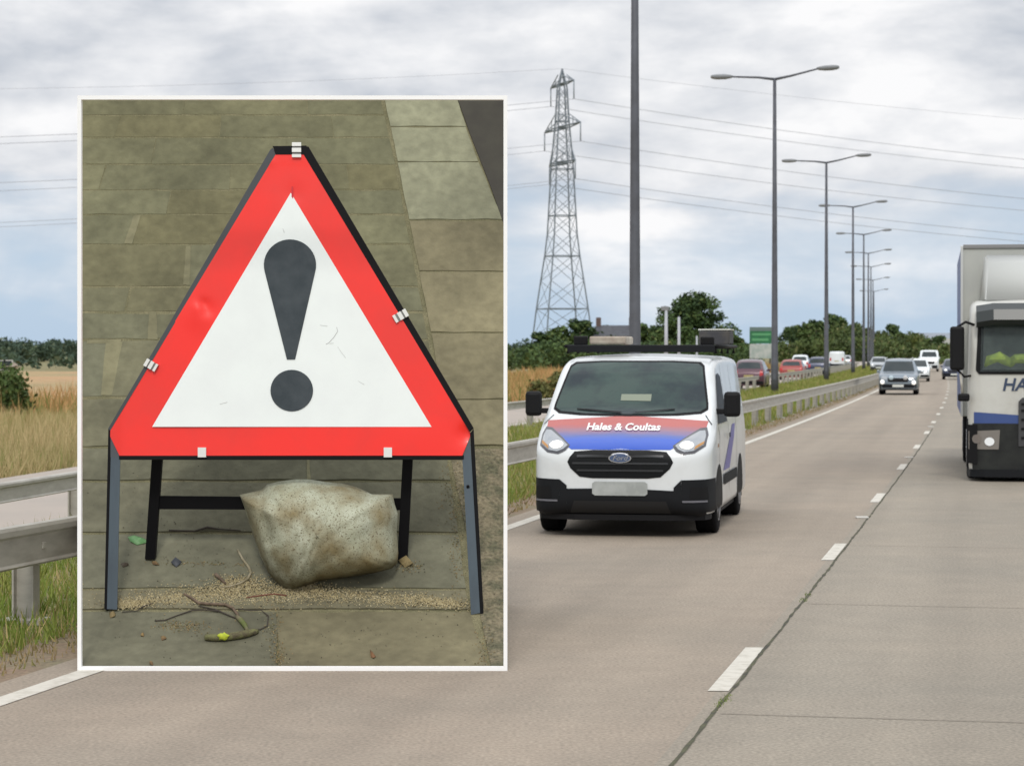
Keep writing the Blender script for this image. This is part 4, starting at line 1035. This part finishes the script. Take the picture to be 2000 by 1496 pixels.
# sides
for s, ax in ((1,'right'), (-1,'left')):
    P('side_window', ax, [[(1.02,1.20),(2.15,1.20),(2.10,1.72),(1.85,1.76),(1.62,1.74)]], .006, m_sglass)
    P('door_seam', ax, [[(2.24,.40),(2.255,.40),(2.255,1.85),(2.24,1.85)]], .003, m_black); P('door_seam', ax, [[(3.35,.40),(3.365,.40),(3.365,1.85),(3.35,1.85)]], .003, m_black)
    P('door_seam', ax, [[(.98,.75),(.995,.75),(.995,1.25),(.98,1.25)]], .003, m_black)
    P('door_handle', ax, [[(1.98,1.02),(2.16,1.02),(2.16,1.07),(1.98,1.07)]], .03, m_black)
    P('rub_strip', ax, [[(1.45,.50),(3.3,.50),(3.3,.62),(1.45,.62)]], .012, m_bump)
    P('side_wrap', ax, [[(1.35,.66),(2.3,.66),(3.2,1.15),(2.7,1.15),(2.2,.95)]], .004, M('side_wrap_blue', (.16,.15,.40), .35))
    mr_ = empty('mirror'); mr_.parent = van
    bm = bmesh.new(); bbox(bm, s*1.03, s*1.215, 1.02, 1.13, 1.28, 1.56, .04); 
    mo = from_bm('mirror', bm, m_black, van); bpy.data.objects.remove(mr_)
    box('mirror_arm', s*.93, s*1.05, 1.04, 1.11, 1.31, 1.37, m_black, mo, .01)
    P('repeater', ax, [[(.80,.95),(.88,.95),(.88,.99),(.80,.99)]], .004, M('repeater_orange', (.5,.2,.05), .3))
# rear lamps and roof equipment
for s in (1, -1):
    P('tail_lamp', 'back', [[(s*.90-.06,.9),(s*.90+.06,.9),(s*.86+.06,1.4),(s*.86-.06,1.4)]], .008, M('tail_red', (.4,.02,.02), .3))
rack = empty('rack_tmp'); bpy.data.objects.remove(rack)
bars = []
for y in (1.95, 2.75, 3.6, 4.5): bars.append(([(-.86,y,1.985),(-.86,y,2.06),(.86,y,2.06),(.86,y,1.985)], .022))
for s in (-1, 1): bars.append(([(s*.88,1.9,2.07),(s*.88,4.6,2.07)], .024))
rk = tubes('roof_rack', bars, m_black, van, 6)
box('wind_deflector', -.86, .86, 1.86, 1.90, 2.00, 2.085, m_bump, rk, .012)
box('end_stop', -.80, -.64, 1.97, 2.05, 2.08, 2.19, m_black, rk, .015)
box('end_stop', .68, .84, 1.97, 2.05, 2.08, 2.18, m_black, rk, .015)
tag(box('bundle', -.62, -.19, 2.0, 2.7, 2.092, 2.185, M('beige_bundle', (.50,.46,.38), .8, col2=(.33,.27,.22), scale=3), None, .02), 'beige boxed bundle lying on the left of the van\'s roof rack', 'bundle')
o = bpy.data.objects['bundle']; o.parent = None; o.matrix_world = Matrix.Translation(van.location) @ Matrix.Rotation(-R(10.0), 4, 'Z')
crate = box('crate', .48, .86, 3.9, 4.5, 2.092, 2.27, M('dark_crate', (.035,.035,.04), .6, col2=(.06,.055,.05), scale=6), None, .02)
crate.matrix_world = Matrix.Translation(van.location) @ Matrix.Rotation(-R(10.0), 4, 'Z')
bm = bmesh.new(); bbox(bm, .47, .87, 3.89, 4.51, 2.2705, 2.288, .006); from_bm('lid', bm, M('pale_lid', (.55,.55,.50), .7), crate)
tag(crate, 'dark crate with a pale lid on the rear right of the van\'s roof rack', 'crate')
# ---------- distant cars
def car(name, px, Y, rz, W_, L, Hh, paint, glass=None, kind='suv', rear=False, lit=True, x=None, plate=True, coarse=False):
    root = empty(name, (((px-1000)/F*Y if x is None else x), Y, 0), rz)
    h = W_/2; suv = kind == 'suv'; vn = kind == 'van'
    hood = .58*Hh if not vn else .60*Hh; bt = .60*Hh
    if vn: prof = [(0,.45,.30),(.01,.52,.90),(.05,.60,.97),(.12,.66,1),(.20,.88,1),(.25,.97,1),(.35,1,1),(.97,1,1),(1,.95,.95)]
    elif suv: prof = [(0,.40,.62),(.01,.48,.84),(.04,.55,.94),(.10,.585,.98),(.20,.61,1),(.25,.63,1),(.32,.80,1),(.38,.94,1),(.44,.985,1),(.60,1,1),(.85,.98,1),(.94,.90,.98),(.98,.66,.96),(1,.55,.88)]
    else: prof = [(0,.38,.62),(.01,.44,.84),(.04,.50,.94),(.12,.56,.98),(.24,.62,1),(.33,.80,1),(.42,.95,1),(.55,1,1),(.75,.985,1),(.86,.90,.99),(.94,.70,.97),(.985,.62,.93),(1,.45,.84)]
    st = [(L*a, Hh*(.13 if b_ > .5 else .17), Hh*b_, h*c, h*(.16 if b_ > .7 else .14), Hh*(.07 if b_ > .7 else .05)) for a, b_, c in prof]
    _, bv = loft('body', st, paint, root, bt, Hh, (.34 if suv else .28) if not vn else .08)
    Q = lambda nm, ax, polys, off, mat, par=root: patch(nm, bv, ax, polys, off, mat, par, .07)
    gm = glass or m_glass
    zt, zb_ = (.93*Hh, .655*Hh) if not vn else (.93*Hh, .69*Hh)
    Q('windscreen', 'front', [[(-h*.80,zb_),(h*.80,zb_),(h*.68,zt),(-h*.68,zt)]], .008, gm)
    if not vn:
        Q('rear_window', 'back', [[(-h*.74,.70*Hh),(h*.74,.70*Hh),(h*.64,.91*Hh),(-h*.64,.91*Hh)]], .008, gm)
    for s, ax in ((1,'right'), (-1,'left')):
        e = L*.92 if not vn else L*.36
        Q('side_window', ax, [[(L*.31,.66*Hh),(e,.66*Hh),(e-.2,.90*Hh),(L*.42,.90*Hh)]], .006, gm)
    Q('grille', 'front', [[(-h*.5,.36*Hh),(h*.5,.36*Hh),(h*.55,.47*Hh),(-h*.55,.47*Hh)]], .008, m_black)
    Q('bumper', 'front', [[(-h,.15*Hh),(h,.15*Hh),(h,.30*Hh),(-h,.30*Hh)]], .007, m_bump)
    Q('rear_bumper', 'back', [[(-h,.15*Hh),(h,.15*Hh),(h,.28*Hh),(-h,.28*Hh)]], .007, m_bump)
    if plate:
        Q('number_plate', 'front', [[(-.26,.22*Hh),(.26,.22*Hh),(.26,.22*Hh+.11),(-.26,.22*Hh+.11)]], .018, m_plate)
        Q('rear_plate', 'back', [[(-.26,.42*Hh),(.26,.42*Hh),(.26,.42*Hh+.11),(-.26,.42*Hh+.11)]], .018, M('number_plate_yellow', (.36,.30,.12), .6))
    for s in (1, -1):
        hlp = Q('headlight', 'front', [ell(s*h*.70,.47*Hh,h*.17,.05*Hh,10)], .010, m_lens)
        if lit: 
            c = Q('bulb', 'front', [ell(s*h*.70,.47*Hh,h*.09,.035*Hh,10)], .016, m_hl, hlp)
        Q('tail_light', 'back', [[(s*h*.80-.1,.46*Hh),(s*h*.80+.1,.46*Hh),(s*h*.78+.08,.64*Hh),(s*h*.78-.08,.64*Hh)]], .010, M('tail_lamp_red', (.45,.02,.02), .3))
        box('mirror', s*(h*.96), s*(h*1.12), L*.30, L*.33, .60*Hh, .69*Hh, paint, root, .02)
    r_ = .20*Hh if not vn else .15*Hh
    for yy in (L*.18, L*.80):
        for s in (1, -1):
            P_ = [(yy+r_*1.15*math.cos(R(a)), max(.14*Hh, r_+r_*1.15*math.sin(R(a)))) for a in range(-20, 201, 20)]
            Q('wheel_arch', 'right' if s > 0 else 'left', [P_], .004, m_black)
            wheel(root, s*(h-.13), yy, r_, .22, s)
    return root
def face_cam(Y): return -math.atan(slope(Y))
suv = car('grey_car', 1754, 110.5, face_cam(110), 1.84, 4.6, 1.68, M('car_grey_blue_paint', (.20,.24,.28), .3, .35, coat=.7), lit=False)
tag(suv, 'dark grey car with roof rails and round lamps driving towards the camera', 'car')
# roof rails and the row of round lamps it shows
tubes('roof_rail', [([(-.62,1.9,1.66),(-.62,2.1,1.73),(-.62,3.9,1.73),(-.62,4.1,1.64)], .02), ([(.62,1.9,1.66),(.62,2.1,1.73),(.62,3.9,1.73),(.62,4.1,1.64)], .02)], M('rail_silver', (.5,.52,.5), .4, .5), suv, 6)
m_fog = headlamp_mat('lit_fog_lamp', .7)
for x_, z_, m_ in ((-.72,.60,m_fog),(.72,.58,m_fog),(-.32,.80,M('round_lamp_pale', (.45,.55,.6), .3)),(.34,.80,M('round_lamp_grey', (.5,.5,.5), .3))):
    bm = bmesh.new(); bmesh.ops.create_icosphere(bm, subdivisions=2, radius=.115, matrix=Matrix.Translation((x_, -.02 if abs(x_) < .5 else .04, z_)) @ Matrix.Diagonal((1,.5,1,1)))
    from_bm('round_lamp', bm, m_, suv, True)
m_wcar = M('car_white_paint', (.70,.74,.75), .3, coat=.6); m_red_c = M('car_red_paint', (.33,.05,.04), .4, coat=.3, col2=(.28,.045,.035), scale=2); m_dkb = M('car_dark_blue_paint', (.035,.045,.09), .3, .2, coat=.6)
m_mar = M('car_maroon_paint', (.09,.035,.05), .3, .2, coat=.6); m_sil = M('car_silver_paint', (.42,.45,.47), .3, .4, coat=.6)
o = car('white_car', 1790, 160, face_cam(160), 1.78, 4.4, 1.55, m_wcar, kind='hatch'); tag(o, 'white car half hidden behind the right side of the grey car', 'car')
o = car('silver_car', 1716, 245, face_cam(245), 1.78, 4.4, 1.5, m_sil, kind='hatch'); tag(o, 'silver car peeping out left of the grey car', 'car')
o = car('white_van', 1815, 243, face_cam(243), 1.95, 5.4, 2.20, m_wcar, kind='van'); tag(o, 'white van far off in the lane between the grey car and the lorry', 'van')
o = car('small_car', 1864, 172, face_cam(172), 1.78, 4.2, 1.5, m_dkb, kind='hatch'); tag(o, 'dark car mostly hidden behind the lorry\'s mirror', 'car')
bk = lambda Y: math.pi-math.atan(slope(Y))
for px, Y, paint, kind, w, l, hh, nm, lab in ((1545,172,m_red_c,'hatch',1.78,4.2,1.48,'red_car','bright red car on the opposite carriageway beyond the second lamp post'),
        (1597,196,m_dkb,'suv',1.76,4.4,1.62,'blue_car','dark blue car on the opposite carriageway right of the red car'),
        (1462,128,m_mar,'hatch',1.74,4.2,1.62,'maroon_car','dark maroon car on the opposite carriageway just behind the van\'s rear edge'),
        (1562,232,m_wcar,'hatch',1.8,4.4,1.75,'white_car','white car beyond the red car on the opposite carriageway'),
        (1634,292,m_wcar,'van',1.9,5.2,2.1,'white_van','white van on the opposite carriageway left of the third lamp post\'s foot'),
        (1651,330,m_sil,'hatch',1.8,4.4,1.6,'silver_car','pale car on the opposite carriageway right of the distant white van')):
    th = bk(Y); L2 = Vector((math.sin(-math.atan(slope(Y)))*-1, math.cos(math.atan(slope(Y))), 0))
    o = car(nm, px, Y, th, w, l, hh, paint, kind=kind, lit=False); o.location = Vector(((px-1000)/F*Y, Y, -.03))+L2*l
    tag(o, lab, 'van' if kind == 'van' else 'car')
# ---------- the lorry at the right edge
m_lw = M('lorry_white_paint', (.56,.56,.52), .4, coat=.2, col2=(.47,.46,.42), scale=1.5, lo=.4, hi=.7)
m_lbox = M('lorry_box_panel', (.42,.43,.40), .5, col2=(.38,.39,.37), scale=1.2)
m_blue = M('lorry_blue', (.035,.07,.22), .5, coat=.1)
TY = 36.3; lorry = empty('lorry', (8.235, TY, 0), -R(10.2), label='white box lorry with blue stripe and black grille cut off by the right edge', cat='lorry')
CW = 1.17
LST = [(0,.17,.95,CW*.80,.1,.08),(.01,.14,2.0,CW*.90,.12,.15),(.05,.13,2.35,CW*.97,.13,.2),(.12,.12,2.62,CW,.14,.2),(.30,.12,2.74,CW,.14,.18),(.6,.24,2.80,CW,.14,.16),(1.9,.24,2.84,CW,.14,.14),(1.95,.30,2.80,CW*.97,.14,.14)]
_, lb = loft('cab', LST, m_lw, lorry, 1.5, 2.84, .03, smooth=True)
T = lambda nm, ax, polys, off, mat, par=lorry, st_=.08: patch(nm, lb, ax, polys, off, mat, par, st_)
T('lower_bumper', 'front', [[(-CW-.1,.10),(CW+.1,.10),(CW+.1,.90),(-CW-.1,.90)]], .03, M('lorry_bumper_black', (.014,.015,.015), .6, col2=(.024,.026,.024), scale=3, spec=.25))
prism('undertray', [(-.94,-.06),(.94,-.06),(1.15,.05),(1.18,.3),(1.18,1.9),(-1.18,1.9),(-1.18,.3),(-1.15,.05)], .12, m_bump, lorry, lambda a, b, c: Vector((a, b, .07+c)))
T('blue_stripe', 'front', [[(-CW,.90),(-.42,.90),(-.42,1.03),(-CW,1.08)]], .02, m_blue); T('blue_stripe', 'front', [[(.42,.90),(CW,.90),(CW,1.08),(.42,1.03)]], .02, m_blue)
T('grille', 'front', [[(-.42,.55),(.42,.55),(.42,1.24),(.36,1.30),(-.36,1.30),(-.42,1.24)]], .045, M('lorry_grille', (.045,.045,.048), .5))
for z_ in (.68,.82,.96,1.1,1.2): T('grille_slat', 'front', [[(-.38,z_-.018),(.38,z_-.018),(.38,z_+.018),(-.38,z_+.018)]], .065, m_black)
T('windscreen_surround', 'front', [[(-1.02,1.66),(1.02,1.66),(1.06,1.72),(1.03,2.52),(.98,2.58),(-.98,2.58),(-1.03,2.52),(-1.06,1.72)]], .015, m_black)
T('cab_interior', 'front', [[(-.96,1.73),(.96,1.73),(.94,2.50),(-.94,2.50)]], .022, M('cab_interior_grey', (.12,.15,.14), .8, col2=(.06,.08,.08), scale=3))
# the hi-vis jacket lying along the dash
tag_hv = M('hi_vis_yellow', (.40,.55,.10), .7, col2=(.28,.40,.10), scale=9)
jk = []
for pts, rad in (([(-.93,-.0,1.78),(-.86,-.02,1.88),(-.72,-.03,1.93),(-.58,-.03,1.85),(-.50,-.03,1.79)], [.05,.085,.09,.08,.05]), ([(-.60,-.03,1.83),(-.45,-.04,1.90),(-.28,-.04,1.90),(-.14,-.03,1.84),(-.06,-.02,1.78)], [.05,.08,.085,.075,.05])):
    jk.append(([(x_, .035+y_*.3, z_) for x_, y_, z_ in pts], rad))
bm = bmesh.new()
for pts, rad in jk: tube(bm, pts, rad, 10)
for v in bm.verts: v.co.y = .0+(v.co.y-.03)*.35; v.co.x += .012*math.sin(v.co.z*60)
hv = from_bm('jacket', bm, tag_hv, None, True); hv.matrix_world = Matrix.Translation(lorry.location) @ Matrix.Rotation(-R(10.2), 4, 'Z')
tag(hv, 'yellow-green hi-vis jacket bunched behind the lorry\'s windscreen', 'jacket')
mg = bpy.data.materials.new('lorry_glass'); mg.use_nodes = True; t = mg.node_tree; b = t.nodes['Principled BSDF']
b.inputs['Base Color'].default_value = (.06,.08,.08,1); b.inputs['Roughness'].default_value = .04; b.inputs['Alpha'].default_value = .25
bm = bmesh.new()
v = [bm.verts.new(p) for p in ((-1.0,-.06,1.70),(1.0,-.06,1.70),(.98,.03,2.52),(-.98,.03,2.52),(-1.0,-.05,1.70),(1.0,-.05,1.70),(.98,.04,2.52),(-.98,.04,2.52))]
for f in ((0,1,2,3),(7,6,5,4),(0,4,5,1),(1,5,6,2),(2,6,7,3),(3,7,4,0)): bm.faces.new([v[i] for i in f])
from_bm('windscreen', bm, mg, lorry)
# sun visor over the screen
bm = bmesh.new()
sec = [(-.10,2.42),(-.20,2.50),(-.14,2.66),(.06,2.76),(.10,2.72),(-.02,2.60)]
a = [bm.verts.new((-1.06, y, z_-.04*1)) for y, z_ in sec]; c_ = [bm.verts.new((1.06, y, z_-.04)) for y, z_ in sec]; mid0 = [bm.verts.new((-.8, y-.05, z_)) for y, z_ in sec]; mid1 = [bm.verts.new((.8, y-.05, z_)) for y, z_ in sec]
R_list = [a, mid0, mid1, c_]
for p, q in zip(R_list, R_list[1:]):
    for i in range(6): bm.faces.new((p[i], p[(i+1)%6], q[(i+1)%6], q[i]))
bm.faces.new(a); bm.faces.new(c_[::-1])
from_bm('sun_visor', bm, M('visor_smoked', (.018,.024,.024), .35), lorry, False)
bm = bmesh.new(); tube(bm, [(-.02,.2,2.84),(-.02,.2,2.93),(-.02,.2,2.98)], [.11,.10,.06], 14); from_bm('beacon', bm, M('beacon_dark', (.06,.07,.07), .3), lorry, True)
# roof deflector, box body
bm = bmesh.new()
pts = [(-.92,.55,2.80),(.92,.55,2.80),(.98,1.85,2.80),(-.98,1.85,2.80),(-.86,1.35,3.42),(.86,1.35,3.42),(.90,1.85,3.58),(-.90,1.85,3.58)]
v = [bm.verts.new(p) for p in pts]
for f in ((3,2,1,0),(0,1,5,4),(4,5,6,7),(1,2,6,5),(3,0,4,7),(2,3,7,6)): bm.faces.new([v[i] for i in f])
bmesh.ops.bevel(bm, geom=bm.edges[:], offset=.025, segments=2, affect='EDGES')
from_bm('roof_deflector', bm, M('deflector_white', (.47,.48,.46), .6), lorry, True)
bx_ = box('box_body', -1.255, 1.255, 2.12, 8.9, .95, 3.72, m_lbox, lorry, .02)
box('corner_post', -1.275, -1.235, 2.09, 2.14, .95, 3.74, M('post_alu', (.55,.56,.55), .4, .3), bx_, .004); box('corner_post', 1.235, 1.275, 2.09, 2.14, .95, 3.74, m_steel, bx_, .004)
box('top_rail', -1.234, 1.234, 2.09, 2.14, 3.70, 3.76, M('rail_grey', (.22,.22,.22), .5), bx_, .004)
box('side_panel', -1.272, -1.2555, 2.145, 8.88, .97, 3.69, m_blue, bx_, .003)
for y in (1.05, 6.6):
    for s in (1, -1): wheel(lorry, s*1.04, y, .48, .30, s)
box('chassis', -.5, .5, .4, 8.6, .35, .8, m_black, lorry, .02)
for s in (1, -1):
    hl = T('headlight', 'front', [[(s*.92-.22,.50),(s*.92+.20,.50),(s*.92+.22,.80),(s*.92-.22,.78)]], .042, M('lorry_lamp_unit', (.22,.20,.18), .25, .3, coat=.6))
    T('bulb', 'front', [ell(s*.86,.62,.075,.065)], .055, headlamp_mat('lorry_bulb', .08), hl, .03)
    T('reflector', 'front', [ell(s*1.04,.66,.06,.07)], .052, M('lamp_reflector', (.25,.22,.2), .2, .5), hl, .03)
    T('step_panel', 'front', [[(s*1.10-.06,.28),(s*1.10+.06,.28),(s*1.10+.06,.88),(s*1.10-.06,.88)]], .05, m_black)
    x0 = s*1.34
    mo = box('mirror', s*1.24, s*1.46, -.05, .12, 1.72, 2.40, m_black, lorry, .04)
    tubes('mirror_arm', [([(s*1.08,.1,2.42),(s*1.22,.04,2.47),(s*1.36,.03,2.38)], .022)], m_black, mo, 6)
    m2_ = box('lower_mirror', s*1.16, s*1.34, -.06, .04, 1.24, 1.36, m_black, lorry, .03)
    tubes('mirror_stay', [([(s*1.10,.1,1.64),(s*1.24,.02,1.62),(s*1.36,.02,1.74)], .02)], m_black, mo, 6)
    tubes('stay', [([(s*1.30,.02,1.66),(s*1.27,-.0,1.36)], .02)], m_steel, m2_, 6)
text_mesh('lettering', 'HANSONS', .27, M('navy_letters', (.03,.05,.10), .5), lorry, lambda x, y: proj(lb, 'front', x-.67, 1.49+y, .012) or Vector((x-.67, 0, 1.47)), bold=.006, shear=.2, align='LEFT')
# ------------------------------------------------------------------ road sign, poles and the buildings far off
def flat_box(bm, a, b_): bbox(bm, a[0], b_[0], a[1], b_[1], a[2], b_[2], .0)
sg = empty('direction_sign', (at(1487, 700, 300).x, 300, 0), label='green and white direction sign on posts beyond the opposite carriageway', cat='road sign')
pb = box('board', -1.5, 1.5, -.06, 0, 3.1, 5.2, M('sign_green', (.02,.17,.06), .5, col2=(.02,.12,.05), scale=1), sg, .02)
box('header', -1.5, 1.5, -.075, -.062, 4.7, 5.2, M('header_grey', (.12,.17,.16), .5), pb, 0)
lw = box('lower_board', -1.5, 1.5, -.06, 0, 1.2, 3.05, M('sign_pale', (.30,.36,.33), .6, col2=(.45,.47,.44), scale=1.2), sg, .02)
box('band', -1.2, .9, -.075, -.062, 3.45, 3.75, M('sign_band', (.10,.32,.14), .5), pb, 0)
box('band', -1.2, 1.2, -.075, -.062, 4.15, 4.4, bpy.data.materials['sign_band'], pb, 0)
for s in (-1, 1): tubes('post', [([(s*1.1,.06,-.3),(s*1.1,.06,5.1)], .09)], m_pole, sg, 8)
for px, top, w, lab in ((1301,606,.16,'pale slim post with a dark head just left of the big rounded tree'), (1326,619,.14,'white slim post in front of the big rounded tree'), (1361,656,.09,'short pale post in front of the big rounded tree\'s foot')):
    Y = 210; p = at(px, top, Y)
    r0 = empty('mast', (p.x, Y, 0), label=lab, cat='post')
    tubes('shaft', [([(0,0,-.3),(0,0,p.z)], [w*1.2, w*.8])], M('mast_pale', (.42,.44,.48), .5), r0, 8)
    if px == 1301: box('head', -.45, .25, -.12, .12, p.z-.05, p.z+.35, m_lamp, r0, .05)
def house(px, Y, w, d, wall_h, roof_h, wallm, roofm, label, rz=0, chim=True):
    r0 = empty('house', ((px-1000)/F*Y, Y, -.3), rz, label=label, cat='house')
    box('wall', -w/2, w/2, 0, d, 0, wall_h, wallm, r0, 0)
    bm = bmesh.new(); e = .3
    v = [bm.verts.new(p) for p in ((-w/2-e,-e,wall_h-.05),(w/2+e,-e,wall_h-.05),(w/2+e,d+e,wall_h-.05),(-w/2-e,d+e,wall_h-.05),(-w/2-e+.6,d/2,wall_h+roof_h),(w/2+e-.6,d/2,wall_h+roof_h))]
    for f in ((0,1,5,4),(2,3,4,5),(3,0,4),(1,2,5),(3,2,1,0)): bm.faces.new([v[i] for i in f])
    rf = from_bm('roof', bm, roofm, r0)
    if chim:
        for s in (-.8, .75): box('chimney', s*w/2-.35, s*w/2+.35, d/2-.3, d/2+.3, wall_h+roof_h-.6, wall_h+roof_h+1.1, M('chimney_brick', (.12,.08,.07), .9), rf, 0)
    for i in range(3):
        x_ = -w/2+w*(i+.5)/3; wn_ = box('window', x_-.5, x_+.5, -.04, .03, wall_h*.45, wall_h*.45+1.1, M('window_frame', (.6,.6,.58), .5), r0, 0)
        box('pane', x_-.42, x_+.42, -.06, -.045, wall_h*.45+.08, wall_h*.45+1.02, m_glass, wn_, 0)
    return r0
m_slate = M('slate_roof', (.07,.075,.085), .7, col2=(.05,.05,.06), scale=2); m_brick = M('dark_brick', (.16,.10,.07), .9, col2=(.12,.08,.06), scale=5); m_rend = M('cream_render', (.48,.43,.35), .85)
house(1204, 330, 6.0, 6, 4.6, 1.5, m_brick, m_slate, 'dark roofed house with two chimneys behind the hedge, left of the thick lamp post')
house(2, 255, 2.3, 3, .8, .55, m_rend, M('tan_tiles', (.30,.24,.18), .8), 'tiny cream gabled house at the far left edge of the field', chim=False)
wh = empty('warehouse', (at(1835, 650, 900).x, 900, -1), label='long pale industrial shed on the horizon left of the lorry', cat='building')
box('wall', -11, 11, 0, 14, 0, 8.2, M('shed_cladding', (.50,.50,.46), .7, col2=(.42,.43,.42), scale=.4), wh, 0)
bm = bmesh.new(); pts = [(-12,0,8.2),(12,0,8.2),(12,14,8.2),(-12,14,8.2),(-9,4,10.4),(9,4,10.4),(10,14,10.2),(-10,14,10.2)]
v = [bm.verts.new(p) for p in pts]
for f in ((0,1,5,4),(1,2,6,5),(2,3,7,6),(3,0,4,7),(4,5,6,7),(3,2,1,0)): bm.faces.new([v[i] for i in f])
from_bm('roof', bm, M('shed_roof_blue_grey', (.24,.27,.31), .6), wh)
